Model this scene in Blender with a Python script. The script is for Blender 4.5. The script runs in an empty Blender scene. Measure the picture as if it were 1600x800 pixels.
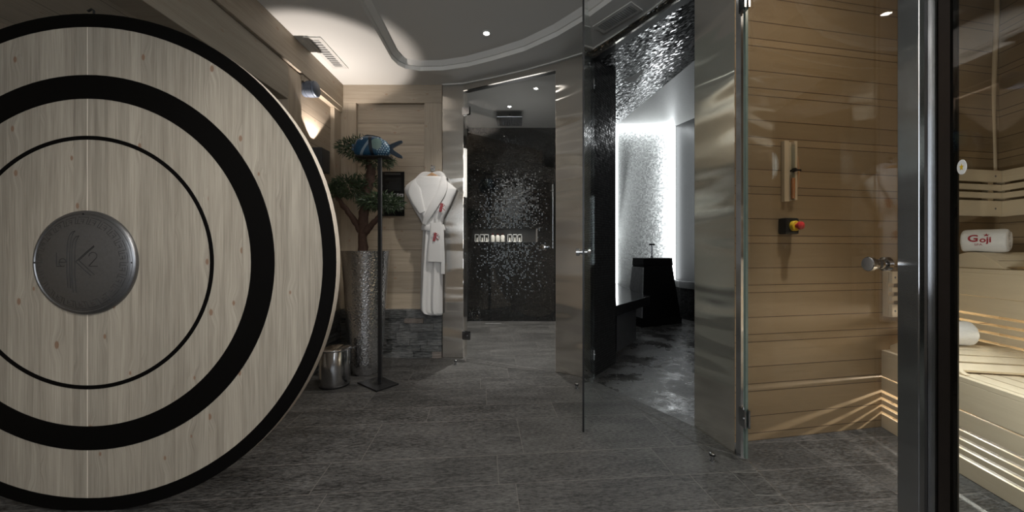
import bpy, bmesh, math, random
from mathutils import Vector, Matrix
random.seed(7)
SC = bpy.context.scene
COL = SC.collection
PI = math.pi
F = 555.0           # focal length in pixels of the 1600 x 800 frame
CEIL = 2.555

# ------------------------------------------------------------------ camera, world, light
cam = bpy.data.objects.new('camera', bpy.data.cameras.new('camera'))
COL.objects.link(cam)
cam.location = (0, 0, 1.0)
cam.rotation_euler = (PI / 2, 0, 0)
cam.data.sensor_width = 36
cam.data.lens = 36 * F / 1600
cam.data.shift_y = -8 / 1600
cam.data.clip_start = 0.02
SC.camera = cam
SC.view_settings.view_transform = 'Standard'
SC.view_settings.look = 'None'
SC.view_settings.gamma = 1
SC.view_settings.use_curve_mapping = False
SC.view_settings.exposure = 0.0
SC.cycles.use_denoising = True
SC.cycles.max_bounces = 10
SC.cycles.transparent_max_bounces = 16
SC.cycles.diffuse_bounces = 4
SC.cycles.glossy_bounces = 5
SC.cycles.caustics_reflective = False
SC.cycles.caustics_refractive = False
SC.cycles.sample_clamp_indirect = 3

world = bpy.data.worlds.new('world')
SC.world = world
world.use_nodes = True
world.node_tree.nodes['Background'].inputs[0].default_value = (0.72, 0.85, 1.0, 1)
world.node_tree.nodes['Background'].inputs[1].default_value = 1.2

def light(name, kind, loc, energy, color=(1, 1, 1), target=None, parent=None, **kw):
    d = bpy.data.lights.new(name, kind)
    d.energy = energy; d.color = color
    for k, v in kw.items(): setattr(d, k, v)
    o = bpy.data.objects.new(name, d); COL.objects.link(o)
    loc = Vector(loc); o.location = loc
    if target is not None:
        o.rotation_euler = (Vector(target) - loc).to_track_quat('-Z', 'Y').to_euler()
    if parent is not None:
        o.parent = parent; o.location = loc - parent.location
    return o

# added frontal fill at the opening of the unseen window behind the camera
light('window_fill', 'AREA', (-0.3, -2.12, 1.45), 34, (0.93, 0.96, 1.0), (-0.3, 1, 1.35), shape='RECTANGLE', size=2.4, size_y=1.5)
# added broad fill from above and behind the camera, without a fitting
light('lounge_fill', 'AREA', (0.3, -1.1, 2.5), 20, (1.0, 0.95, 0.88), (-0.5, 1.4, 0.6), shape='RECTANGLE', size=1.2, size_y=1.2)

light('front_spotlight', 'SPOT', (-0.25, -0.45, 2.45), 104, (1, .96, .9), (-1.15, 1.37, .70), spot_size=math.radians(54), spot_blend=1.0, shadow_soft_size=.06)

# ------------------------------------------------------------------ node helpers
class NT:
    def __init__(s, name):
        s.m = bpy.data.materials.new(name); s.m.use_nodes = True
        s.t = s.m.node_tree
        s.t.nodes.clear()
        s.out = s.t.nodes.new('ShaderNodeOutputMaterial')
    def n(s, typ, ins=None, **props):
        nd = s.t.nodes.new('ShaderNode' + typ)
        for k, v in props.items(): setattr(nd, k, v)
        for k, v in (ins or {}).items(): s.put(nd.inputs[k], v)
        return nd
    def put(s, sock, v):
        if isinstance(v, bpy.types.NodeSocket): s.t.links.new(v, sock)
        elif isinstance(v, bpy.types.Node): s.t.links.new(v.outputs[0], sock)
        else:
            if hasattr(sock.default_value, '__len__') and len(sock.default_value) == 4 and len(v) == 3: v = (*v, 1)
            sock.default_value = v
    def math(s, op, a, b=None, c=None, clamp=False):
        ins = {0: a}
        if b is not None: ins[1] = b
        if c is not None: ins[2] = c
        return s.n('Math', ins, operation=op, use_clamp=clamp).outputs[0]
    def xyz(s, v):
        nd = s.n('SeparateXYZ', {0: v}); return nd.outputs[0], nd.outputs[1], nd.outputs[2]
    def comb(s, x, y, z=0.0):
        return s.n('CombineXYZ', {0: x, 1: y, 2: z}).outputs[0]
    def noise(s, vec, scale=1.0, detail=3.0, rough=0.55, dist=0.0):
        return s.n('TexNoise', {'Vector': vec, 'Scale': scale, 'Detail': detail, 'Roughness': rough, 'Distortion': dist}).outputs[0]
    def mix(s, f, a, b, mode='MIX'):
        nd = s.n('Mix', data_type='RGBA', blend_type=mode)
        s.put(nd.inputs[0], f); s.put(nd.inputs[6], a); s.put(nd.inputs[7], b)
        return nd.outputs[2]
    def ramp(s, f, stops, interp='LINEAR'):
        nd = s.n('ValToRGB', {0: f}); r = nd.color_ramp; r.interpolation = interp
        while len(r.elements) < len(stops): r.elements.new(0.5)
        for e, (p, c) in zip(r.elements, stops):
            e.position = p; e.color = (c, c, c, 1) if not hasattr(c, '__len__') else (*c, 1)
        return nd.outputs[0]
    def bump(s, h, strength=0.3, dist=0.01, normal=None):
        ins = {'Height': h, 'Strength': strength, 'Distance': dist}
        if normal is not None: ins['Normal'] = normal
        return s.n('Bump', ins).outputs[0]
    def bsdf(s, color, rough=0.5, metal=0.0, normal=None, **kw):
        ins = {'Base Color': color, 'Roughness': rough, 'Metallic': metal}
        if normal is not None: ins['Normal'] = normal
        for k, v in kw.items(): ins[k.replace('_', ' ')] = v
        nd = s.n('BsdfPrincipled', ins)
        s.t.links.new(nd.outputs[0], s.out.inputs[0]); return nd
    def seams(s, x, period, pos, w):
        t = s.math('DIVIDE', x, period); fr = s.math('MULTIPLY', s.math('FRACT', t), period)
        idx = s.math('MULTIPLY', s.math('FLOOR', t), float(len(pos)))
        m = None
        for p in pos + ([period] if pos[0] == 0 else []):
            d = s.math('ABSOLUTE', s.math('SUBTRACT', fr, p)); m = d if m is None else s.math('MINIMUM', m, d)
        for p in pos: idx = s.math('ADD', idx, s.math('GREATER_THAN', fr, p))
        return s.math('LESS_THAN', m, w), idx

def simple(name, c, rough=0.5, metal=0.0, nscale=30.0, var=0.12, bump=0.0, **kw):
    k = NT(name); co = k.n('TexCoord').outputs['Object']
    f = k.noise(co, nscale, 4)
    col = k.mix(f, tuple(x * (1 - var) for x in c), tuple(min(1, x * (1 + var)) for x in c))
    nm = k.bump(f, bump, 0.004) if bump else None
    k.bsdf(col, rough, metal, nm, **kw); return k.m

def emit(name, c, strength):
    k = NT(name); e = k.n('Emission', {0: c, 1: strength}); k.t.links.new(e.outputs[0], k.out.inputs[0]); return k.m

def wood(name, c1, c2, seam=None, grain='u', rough=0.55, knots=0.5, gapw=0.0014, gap=(0.03, 0.025, 0.02), tone=0.16, src='UV', lines=0.5):
    k = NT(name); co = k.n('TexCoord').outputs[src]
    x, y, z = k.xyz(co)
    al, ac = (x, y) if grain == 'u' else (y, x)
    if seam:
        line, idx = k.seams(ac, seam[0], seam[1], gapw)
        rnd = k.n('TexWhiteNoise', {'W': idx}, noise_dimensions='1D').outputs[0]
    else: line, idx, rnd = 0.0, 0.0, 0.5
    off = k.math('ADD', k.math('MULTIPLY', idx, 3.7), k.math('MULTIPLY', z, 5.0)) if seam else k.math('MULTIPLY', z, 5.0)
    warp = k.math('MULTIPLY', k.math('SUBTRACT', k.noise(k.comb(k.math('MULTIPLY', al, 1.2), k.math('MULTIPLY', ac, 5.0), off), 1, 2), 0.5), 0.035)
    # knots pull the grain aside
    kc = k.comb(k.math('ADD', k.math('MULTIPLY', al, 4.4), off), k.math('MULTIPLY', ac, 8.0), 0.0)
    vo = k.n('TexVoronoi', {'Vector': kc, 'Scale': 1.0}, voronoi_dimensions='2D'); kd = vo.outputs['Distance']
    keep = k.math('GREATER_THAN', k.xyz(vo.outputs['Color'])[0], 0.45)
    ksz = k.math('MULTIPLY', k.xyz(vo.outputs['Color'])[1], 0.045)
    kn = k.math('MULTIPLY', k.ramp(k.math('SUBTRACT', kd, ksz), [(0.012, 1.0), (0.035, 0.0)]), keep)
    kw_ = k.math('MULTIPLY', k.ramp(kd, [(0.0, 1.0), (0.32, 0.0)], 'EASE'), keep)
    acw = k.math('ADD', k.math('ADD', ac, warp), k.math('MULTIPLY', kw_, 0.016 * (1 if knots else 0)))
    g1 = k.noise(k.comb(k.math('MULTIPLY', al, 1.3), k.math('MULTIPLY', acw, 34.0), off), 1, 4, 0.6)
    g2 = k.noise(k.comb(k.math('MULTIPLY', al, 5.0), k.math('MULTIPLY', acw, 210.0), off), 1, 3, 0.6)
    g = k.math('ADD', k.math('MULTIPLY', g1, 0.5), k.math('MULTIPLY', g2, 0.5))
    g = k.ramp(g, [(0.5 - 0.25 * (1.2 - lines), 0.0), (0.5 + 0.25 * (1.2 - lines), 1.0)])
    col = k.mix(g, c1, c2)
    if tone: col = k.mix(1.0, col, k.n('CombineColor', {i: k.math('ADD', k.math('MULTIPLY', rnd, tone * 2) if seam else tone, 1 - tone) for i in range(3)}).outputs[0], 'MULTIPLY')
    if knots: col = k.mix(k.math('MULTIPLY', kn, knots), col, tuple(a * b for a, b in zip(c1, (0.95, 0.60, 0.45))))
    if seam: col = k.mix(line, col, gap)
    h = k.math('SUBTRACT', k.math('MULTIPLY', g, 0.3), k.math('MULTIPLY', line, 2.0)) if seam else k.math('MULTIPLY', g, 0.3)
    k.bsdf(col, rough, 0, k.bump(h, 0.25, 0.003)); return k.m

def mosaic(name, base, size=0.02, jitter=0.35, rough=0.14, metal=0.0, grout=(0.006, 0.006, 0.006), var=0.8, gw=0.09, spec=0.5):
    k = NT(name); co = k.n('TexCoord').outputs['UV']
    x, y, z = k.xyz(co)
    fx, fy = k.math('DIVIDE', x, size), k.math('DIVIDE', y, size)
    cell = k.comb(k.math('FLOOR', fx), k.math('FLOOR', fy), 0.0)
    wn = k.n('TexWhiteNoise', {'Vector': cell}, noise_dimensions='3D')
    edge = k.math('MINIMUM', k.math('MINIMUM', k.math('FRACT', fx), k.math('FRACT', fy)),
                  k.math('MINIMUM', k.math('SUBTRACT', 1.0, k.math('FRACT', fx)), k.math('SUBTRACT', 1.0, k.math('FRACT', fy))))
    g = k.math('LESS_THAN', edge, gw)
    geo = k.n('NewGeometry').outputs['Normal']
    d = k.n('VectorMath', {0: wn.outputs['Color'], 1: (0.5, 0.5, 0.5)}, operation='SUBTRACT').outputs[0]
    d = k.n('VectorMath', {0: d, 'Scale': jitter}, operation='SCALE').outputs[0]
    nm = k.n('VectorMath', {0: k.n('VectorMath', {0: geo, 1: d}, operation='ADD').outputs[0]}, operation='NORMALIZE').outputs[0]
    v = k.math('ADD', k.math('MULTIPLY', wn.outputs['Value'], var), 1 - var / 2)
    tc = k.mix(1.0, base, k.n('CombineColor', {0: v, 1: v, 2: v}).outputs[0], 'MULTIPLY')
    k.bsdf(k.mix(g, tc, grout), k.math('ADD', k.math('MULTIPLY', g, 0.6), rough), metal, nm, **{'Specular_IOR_Level': spec})
    return k.m

def glass(name, tint, refl=0.05, rough=0.0):
    k = NT(name)
    f = k.n('LayerWeight', {0: 0.5}).outputs['Facing']
    s = k.math('ADD', k.math('MULTIPLY', k.math('POWER', f, 5.0), 0.9 - refl), refl, clamp=True)
    t = k.n('BsdfTransparent', {0: tint}); g = k.n('BsdfGlossy', {'Color': (1, 1, 1), 'Roughness': rough})
    mx = k.n('MixShader', {0: s}); k.t.links.new(t.outputs[0], mx.inputs[1]); k.t.links.new(g.outputs[0], mx.inputs[2])
    k.t.links.new(mx.outputs[0], k.out.inputs[0]); return k.m

def steel(name, c=(0.95, 0.90, 0.83), rough=0.15, wavy=1.0, brush=1.0):
    k = NT(name); co = k.n('TexCoord').outputs['UV']
    x, y, z = k.xyz(co)
    br = k.noise(k.comb(k.math('MULTIPLY', x, 6.0), k.math('MULTIPLY', y, 900.0)), 1, 2)
    wv = k.noise(k.comb(k.math('MULTIPLY', x, 1.2), k.math('MULTIPLY', y, 4.6)), 1, 1, 0.4)
    nm = k.bump(wv, 1.0 * wavy, 0.035)
    nm = k.bump(br, 0.02 * brush, 0.001, nm)
    k.bsdf(k.mix(br, tuple(v * 0.93 for v in c), c), rough, 0.95, nm, Anisotropic=1.0)
    return k.m

# ------------------------------------------------------------------ materials
GREY1, GREY2 = (0.235, 0.200, 0.158), (0.365, 0.322, 0.262)
M = {}
M['wood_back'] = wood('grey_larch_boards', (0.35, 0.285, 0.215), (0.52, 0.44, 0.34), (0.6, [0.0, 0.2, 0.41]), 'u')
M['wood_frame_h'] = wood('grey_larch_rail', (0.27, 0.22, 0.165), (0.42, 0.355, 0.275), None, 'u')
M['wood_frame_v'] = wood('grey_larch_stile', (0.32, 0.265, 0.20), (0.46, 0.39, 0.305), None, 'v')
M['wood_disc'] = wood('grey_spruce_door_boards', (0.215, 0.186, 0.148), (0.415, 0.372, 0.305), (0.13, [0.0]), 'v', 0.5, 0.85, 0.0005, (0.16, 0.13, 0.1), 0.10, lines=.52)
M['pale_edge'] = simple('pale_wood_edge', (0.78, 0.70, 0.60), 0.5)
M['sauna_wall'] = wood('sauna_panelling', (0.27, 0.192, 0.108), (0.34, 0.248, 0.145), (0.26, [0.0, 0.04, 0.13]), 'u', 0.5, 0, 0.0018, (0.06, 0.03, 0.015), 0.10, lines=0.2)
M['bench'] = wood('pale_abachi_wood', (0.62, 0.52, 0.375), (0.74, 0.635, 0.47), None, 'u', 0.5, 0.0, lines=0.1)
M['bench_v'] = wood('abachi_wood_upright', (0.58, 0.47, 0.32), (0.68, 0.56, 0.40), None, 'v', 0.5, 0.0, lines=0.1)
M['black_lacquer'] = simple('black_lacquer', (0.0025, 0.0022, 0.002), 0.55, 0, 60, Specular_IOR_Level=.06)
M['black'] = simple('black_powder_coat', (0.018, 0.018, 0.019), 0.35, 0.3)
M['plastic_dark'] = simple('dark_grey_paint', (0.045, 0.045, 0.048), 0.5)
M['bronze'] = simple('gunmetal_patina', (0.21, 0.21, 0.215), 0.36, 0.9, 90, 0.15, 0.08)
M['engrave'] = simple('engraved_dark', (0.004, 0.004, 0.004), 0.6)
M['white_paint'] = simple('white_ceiling_paint', (0.70, 0.69, 0.66), 0.7, 0, 3, 0.02)
M['white_trim'] = simple('white_cove_moulding', (0.62, 0.61, 0.58), 0.55)
M['vent_grey'] = simple('vent_metal', (0.42, 0.42, 0.41), 0.5, 0.2)
M['vent_dark'] = simple('vent_shadow_gap', (0.16, 0.16, 0.16), 0.8)
M['steel'] = steel('brushed_steel')
M['steel_dark'] = steel('dark_brushed_steel', (0.50, 0.51, 0.52), 0.22, 0.5)
M['chrome'] = simple('chrome', (0.75, 0.75, 0.76), 0.08, 1.0, 10, 0.03)
M['chrome_soft'] = simple('satin_chrome', (0.45, 0.45, 0.46), 0.16, 1.0, 10, 0.03)
M['glass_clear'] = glass('clear_glass', (0.93, 0.955, 0.945))
M['glass_green'] = glass('greenish_glass', (0.90, 0.95, 0.935), 0.08)
M['glass_grey'] = glass('smoked_glass', (0.90, 0.91, 0.91), 0.06)
M['glass_bronze'] = glass('lightly_tinted_glass', (0.90, 0.89, 0.87), 0.06)
M['glass_edge'] = simple('green_glass_edge', (0.22, 0.30, 0.28), 0.2)
M['mosaic_black'] = mosaic('black_glass_mosaic', (0.006, 0.0065, 0.007), 0.020, 0.19, 0.08, 0.0)
M['mosaic_side'] = mosaic('dark_matt_mosaic', (0.02, 0.02, 0.02), 0.02, 0.12, 0.3, 0.0)
M['mosaic_ceiling'] = mosaic('dark_metal_mosaic', (0.034, 0.034, 0.036), 0.022, 0.30, 0.16, 0.5, (0.003, 0.003, 0.003), 0.9)
M['mosaic_lit'] = mosaic('silver_mosaic', (0.46, 0.47, 0.46), 0.019, 0.3, 0.35, 0.15, (0.22, 0.22, 0.22), 0.4)
M['steam_dark'] = simple('dark_plaster', (0.055, 0.056, 0.057), 0.35)
M['bench_stone'] = simple('black_polished_stone', (0.022, 0.022, 0.023), 0.14, 0, 40, 0.3)
M['bench_side'] = simple('grey_stone_riser', (0.10, 0.10, 0.10), 0.4, 0, 12, 0.3)
M['pedestal'] = simple('black_cast_metal', (0.016, 0.016, 0.017), 0.3, 0.5, 25, 0.3, 0.3)
M['pedestal_side'] = simple('pedestal_lit_side', (0.5, 0.5, 0.5), 0.4, 0.2, 25, 0.4, 0.5)  # lighter than the black shaft: light on the left side put into its colour
M['terry'] = simple('white_terry_cloth', (0.78, 0.77, 0.76), 0.95, 0, 260, 0.09, 0.6)
M['red_thread'] = simple('red_embroidery', (0.33, 0.006, 0.02), 0.7)
M['grey_thread'] = simple('grey_embroidery', (0.25, 0.23, 0.27), 0.7)
M['hanger'] = simple('beech_hanger', (0.50, 0.30, 0.16), 0.45)
M['bark'] = simple('brown_bark', (0.075, 0.040, 0.028), 0.8, 0, 45, 0.4, 0.9)
M['sign_black'] = simple('black_sign', (0.006, 0.006, 0.006), 0.3)
M['sign_grey'] = simple('sign_print', (0.07, 0.07, 0.07), 0.6)
M['sign_white'] = simple('sign_pictogram', (0.42, 0.42, 0.42), 0.6)
M['candle'] = simple('white_wax', (0.8, 0.78, 0.72), 0.5, 0, 10, 0.03)
M['red_plastic'] = simple('red_plastic', (0.45, 0.03, 0.03), 0.35)
M['yellow_plastic'] = simple('yellow_plastic', (0.75, 0.50, 0.03), 0.35)
M['white_plastic'] = simple('white_plastic', (0.8, 0.8, 0.78), 0.4)
M['orange_sand'] = simple('orange_sand', (0.55, 0.20, 0.06), 0.5)
M['blue_metal'] = simple('blue_grey_shade', (0.10, 0.12, 0.16), 0.45, 0.2)
M['lens'] = emit('lamp_lens', (1, 0.96, 0.9), 25)
M['lens_blank'] = simple('frosted_lens', (0.7, 0.7, 0.7), 0.4)
M['led'] = emit('cool_led', (0.93, 0.98, 1.0), 7.5)

def slate(name, wet=False):
    k = NT(name); co = k.n('TexCoord').outputs['UV']
    x, y, z = k.xyz(k.n('VectorRotate', {'Vector': co, 'Angle': -math.radians(4.7)}, rotation_type='Z_AXIS').outputs[0])
    t = k.math('DIVIDE', k.math('SUBTRACT', y, 1.52), 1.28)
    fr = k.math('FRACT', t)
    rp = k.ramp(fr, [(0, 0.0), (0.172, 0.2), (0.46, 0.4), (0.617, 0.6), (0.832, 0.8), (1, 1.0)])
    row = k.math('MULTIPLY', k.math('ADD', k.math('FLOOR', t), rp), 5.0)
    ri = k.math('FLOOR', row); rf = k.math('FRACT', row)
    rr = k.n('TexWhiteNoise', {'W': ri}, noise_dimensions='1D').outputs[0]
    cx = k.math('ADD', k.math('DIVIDE', x, 0.78), k.math('MULTIPLY', rr, 5.0))
    ci = k.math('FLOOR', cx); cf = k.math('FRACT', cx)
    e1 = k.math('LESS_THAN', k.math('MINIMUM', rf, k.math('SUBTRACT', 1.0, rf)), 0.0085)
    e2 = k.math('LESS_THAN', k.math('MINIMUM', cf, k.math('SUBTRACT', 1.0, cf)), 0.0024)
    gr = k.math('MAXIMUM', e1, e2)
    tid = k.n('TexWhiteNoise', {'Vector': k.comb(ci, ri)}, noise_dimensions='3D').outputs['Value']
    so = k.math('MULTIPLY', tid, 9.0)
    n1 = k.noise(k.comb(k.math('MULTIPLY', x, 42.0), k.math('MULTIPLY', y, 170.0), so), 1, 5, 0.65)
    n2 = k.noise(k.comb(k.math('MULTIPLY', x, 2.5), k.math('MULTIPLY', y, 9.0), so), 1, 4, 0.6)
    g = k.ramp(k.math('ADD', k.math('MULTIPLY', n1, 0.72), k.math('MULTIPLY', n2, 0.28)), [(0.41, 0.0), (0.63, 1.0)])
    c = k.mix(g, (0.010, 0.0095, 0.009), (0.115, 0.112, 0.108))
    v = k.math('ADD', k.math('MULTIPLY', tid, 0.35), 0.82)
    c = k.mix(1.0, c, k.n('CombineColor', {0: v, 1: v, 2: v}).outputs[0], 'MULTIPLY')
    c = k.mix(k.math('MULTIPLY', gr, 0.6), c, (0.16, 0.145, 0.135))
    if wet:
        w = k.ramp(k.noise(co, 3.3, 5, 0.7), [(0.42, 0.0), (0.66, 1.0)])
        rough = k.math('SUBTRACT', 0.42, k.math('MULTIPLY', w, 0.36))
        c = k.mix(k.math('MULTIPLY', w, 0.2), c, (0.02, 0.02, 0.02))
        k.bsdf(c, rough, 0, k.bump(g, k.math('SUBTRACT', 0.3, k.math('MULTIPLY', w, 0.28)), 0.003))
    else: k.bsdf(c, 0.5, 0, k.bump(g, 0.35, 0.003))
    return k.m
M['floor'] = slate('slate_floor_tiles')
M['floor_wet'] = slate('wet_slate_floor', True)
M['grout'] = simple('pale_grout', (0.14, 0.135, 0.125), 0.8)

def stone_mat(name, c1, c2):
    k = NT(name); co = k.n('TexCoord').outputs['Object']; r = k.n('NewGeometry').outputs['Random Per Island']
    x, y, z = k.xyz(co)
    n1 = k.noise(k.comb(k.math('MULTIPLY', x, 18.0), y, k.math('MULTIPLY', z, 70.0)), 1, 5, 0.65)
    c = k.mix(k.math('ADD', k.math('MULTIPLY', k.ramp(n1, [(0.35, 0.0), (0.68, 1.0)]), 0.55), k.math('MULTIPLY', r, 0.35)), c1, c2)
    k.bsdf(c, 0.6, 0, k.bump(n1, 1.0, 0.02)); return k.m
M['stone'] = stone_mat('stacked_slate', (0.020, 0.024, 0.026), (0.26, 0.265, 0.265))
M['stone_tan'] = stone_mat('tan_stone', (0.18, 0.155, 0.14), (0.27, 0.235, 0.21))

def hammered():
    k = NT('hammered_metal'); co = k.n('TexCoord').outputs['Object']
    v = k.n('TexVoronoi', {'Vector': co, 'Scale': 75.0}, feature='SMOOTH_F1')
    k.bsdf((0.62, 0.62, 0.63), 0.21, 1.0, k.bump(v.outputs['Distance'], 0.35, 0.010)); return k.m
M['hammered'] = hammered()

def leafmat():
    k = NT('needle_leaves'); r = k.n('NewGeometry').outputs['Random Per Island']
    k.bsdf(k.mix(r, (0.012, 0.028, 0.013), (0.065, 0.105, 0.045)), 0.5); return k.m
M['leaf'] = leafmat()

def fishmat():
    k = NT('painted_fish'); co = k.n('TexCoord').outputs['Object']; x, y, z = k.xyz(co)
    n1 = k.noise(co, 18, 4)
    c = k.mix(n1, (0.008, 0.040, 0.090), (0.018, 0.080, 0.145))
    # scale dots on the rear half
    px, pz = k.math('DIVIDE', x, 0.017), k.math('DIVIDE', z, 0.015)
    sh = k.math('MULTIPLY', k.math('MODULO', k.math('FLOOR', pz), 2.0), 0.5)
    fx = k.math('SUBTRACT', k.math('FRACT', k.math('ADD', px, sh)), 0.5); fz = k.math('SUBTRACT', k.math('FRACT', pz), 0.5)
    d = k.math('SQRT', k.math('ADD', k.math('MULTIPLY', fx, fx), k.math('MULTIPLY', fz, fz)))
    dots = k.math('MULTIPLY', k.math('LESS_THAN', d, 0.27), k.math('GREATER_THAN', x, 0.035))
    c = k.mix(dots, c, (0.30, 0.42, 0.48))
    # pale green side patch
    ex = k.math('DIVIDE', k.math('SUBTRACT', x, 0.035), 0.038); ez = k.math('DIVIDE', k.math('SUBTRACT', z, 0.082), 0.042)
    pt = k.math('LESS_THAN', k.math('ADD', k.math('MULTIPLY', ex, ex), k.math('MULTIPLY', ez, ez)), 1.0)
    c = k.mix(pt, c, (0.13, 0.20, 0.18))
    # dark band behind the head
    bd = k.math('LESS_THAN', k.math('ABSOLUTE', k.math('SUBTRACT', x, k.math('SUBTRACT', 0.002, k.math('MULTIPLY', z, 0.12)))), 0.012)
    c = k.mix(bd, c, (0.004, 0.008, 0.016))
    # light diagonal stripes on the cheek
    q = k.math('SUBTRACT', k.math('ADD', x, 0.090), k.math('MULTIPLY', z, 0.72))
    st = k.math('MULTIPLY', k.math('LESS_THAN', k.math('ABSOLUTE', q), 0.011), k.math('LESS_THAN', x, -0.02))
    c = k.mix(k.math('MULTIPLY', st, 0.75), c, (0.30, 0.36, 0.40))
    k.bsdf(c, 0.45); return k.m
M['fish'] = fishmat()
M['fin'] = simple('dark_blue_fin', (0.008, 0.022, 0.04), 0.5, 0, 60, 0.5)

# ------------------------------------------------------------------ mesh helpers
class MB:
    def __init__(s): s.b = bmesh.new()
    def face(s, pts):
        vs = [s.b.verts.new(p) for p in pts]
        return s.b.faces.new(vs)
    def box(s, x0, x1, y0, y1, z0, z1):
        return s.prism([(x0, y0), (x1, y0), (x1, y1), (x0, y1)], z0, z1)
    def prism(s, poly, z0, z1):
        if sum(a[0] * b[1] - b[0] * a[1] for a, b in zip(poly, poly[1:] + poly[:1])) < 0: poly = poly[::-1]
        lo = [s.b.verts.new((p[0], p[1], z0)) for p in poly]; hi = [s.b.verts.new((p[0], p[1], z1)) for p in poly]
        s.b.faces.new(lo[::-1]); s.b.faces.new(hi); n = len(poly)
        for i in range(n): s.b.faces.new((lo[i], lo[(i + 1) % n], hi[(i + 1) % n], hi[i]))
        return s
    def seg(s, p, q, t, z0, z1, side=1):
        """a straight slab from p to q with its thickness on the left (side 1) of the direction"""
        p, q = Vector(p), Vector(q); d = (q - p).normalized(); n = Vector((-d.y, d.x)) * t * side
        return s.prism([tuple(p), tuple(q), tuple(q + n), tuple(p + n)], z0, z1)
    def hexa(s, lo, hi):
        a = [s.b.verts.new(p) for p in lo]; c = [s.b.verts.new(p) for p in hi]; n = len(lo)
        s.b.faces.new(a[::-1]); s.b.faces.new(c)
        for i in range(n): s.b.faces.new((a[i], a[(i + 1) % n], c[(i + 1) % n], c[i]))
        return s
    def tube(s, pts, r, seg=8, caps=True):
        pts = [Vector(p) for p in pts]; n = len(pts)
        rs = r if hasattr(r, '__len__') else [r] * n
        rings = []; up = None
        for i, p in enumerate(pts):
            t = (pts[min(i + 1, n - 1)] - pts[max(i - 1, 0)]).normalized()
            if up is None: up = Vector((0, 0, 1)) if abs(t.z) < 0.9 else Vector((1, 0, 0))
            a = t.cross(up)
            if a.length < 1e-4: a = t.cross(Vector((0, 1, 0)))
            a.normalize(); b = a.cross(t).normalized(); up = b
            rings.append([s.b.verts.new(p + (a * math.cos(2 * PI * j / seg) + b * math.sin(2 * PI * j / seg)) * rs[i]) for j in range(seg)])
        for A, B in zip(rings, rings[1:]):
            for j in range(seg): s.b.faces.new((A[j], A[(j + 1) % seg], B[(j + 1) % seg], B[j]))
        if caps: s.b.faces.new(rings[0][::-1]); s.b.faces.new(rings[-1])
        return s
    def lathe(s, prof, c=(0, 0, 0), seg=32, axis='z', a0=0, a1=2 * PI):
        """prof: (radius, height) pairs; closed full turn"""
        c = Vector(c); rings = []
        for r, h in prof:
            ring = []
            if r < 1e-6:
                p = {'z': Vector((0, 0, h)), 'y': Vector((0, h, 0)), 'x': Vector((h, 0, 0))}[axis]
                ring = [s.b.verts.new(c + p)]
            else:
                for j in range(seg):
                    t = a0 + (a1 - a0) * j / seg; u, v = r * math.cos(t), r * math.sin(t)
                    p = {'z': Vector((u, v, h)), 'y': Vector((u, h, -v)), 'x': Vector((h, u, v))}[axis]
                    ring.append(s.b.verts.new(c + p))
            rings.append(ring)
        for A, B in zip(rings, rings[1:]):
            for j in range(seg):
                k = (j + 1) % seg
                if len(A) == 1 and len(B) == 1: continue
                if len(A) == 1: s.b.faces.new((A[0], B[k], B[j]))
                elif len(B) == 1: s.b.faces.new((A[j], A[k], B[0]))
                else: s.b.faces.new((A[j], A[k], B[k], B[j]))
        return s
    def ring(s, r0, r1, y0, y1, c, seg=128):
        """flat ring facing -Y, from depth y0 to y1, with a slight bevel"""
        b = min(0.0015, (r1 - r0) * .2)
        return s.lathe([(r0, y1), (r0, y0 + b), (r0 + b, y0), (r1 - b, y0), (r1, y0 + b), (r1, y1), (r0, y1)], c, seg, 'y')
    def grid(s, fn, nu, nv, closed=False):
        vs = [[s.b.verts.new(fn(i / nu if closed else i / (nu - 1), j / (nv - 1))) for i in range(nu)] for j in range(nv)]
        for j in range(nv - 1):
            for i in range(nu if closed else nu - 1):
                k = (i + 1) % nu
                s.b.faces.new((vs[j][i], vs[j][k], vs[j + 1][k], vs[j + 1][i]))
        return vs
    def xf(s, mat):
        bmesh.ops.transform(s.b, matrix=mat, verts=s.b.verts[:]); return s

def obj(name, mb, mat, parent=None, world=False, smooth=False, bevel=0.0, sub=0, fixn=True):
    b = mb.b
    if fixn: bmesh.ops.recalc_face_normals(b, faces=b.faces[:])
    if bevel:
        ed = [e for e in b.edges if len(e.link_faces) == 2 and e.calc_face_angle(0) > 0.5]
        bmesh.ops.bevel(b, geom=ed, offset=bevel, segments=2, affect='EDGES', profile=0.6, clamp_overlap=True)
    uv = b.loops.layers.uv.new('UVMap'); b.normal_update()
    for f in b.faces:
        n = f.normal
        if abs(n.z) > 0.7:
            for l in f.loops: l[uv].uv = (l.vert.co.x, l.vert.co.y)
        else:
            t = Vector((-n.y, n.x, 0)).normalized()
            if abs(t.x) >= abs(t.y):
                if t.x < 0: t = -t
            elif t.y < 0: t = -t
            for l in f.loops: l[uv].uv = (l.vert.co.dot(t), l.vert.co.z)
        f.smooth = smooth
    if world and parent is not None:
        bmesh.ops.translate(b, vec=-Vector(parent.location), verts=b.verts[:])
    me = bpy.data.meshes.new(name); b.to_mesh(me); b.free()
    me.materials.append(M[mat] if isinstance(mat, str) else mat)
    o = bpy.data.objects.new(name, me); COL.objects.link(o)
    if parent is not None: o.parent = parent
    if smooth:
        me.shade_smooth()
        if hasattr(me, 'set_sharp_from_angle'): me.set_sharp_from_angle(angle=math.radians(42))
    if sub:
        md = o.modifiers.new('sub', 'SUBSURF'); md.levels = sub; md.render_levels = sub
    return o

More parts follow.
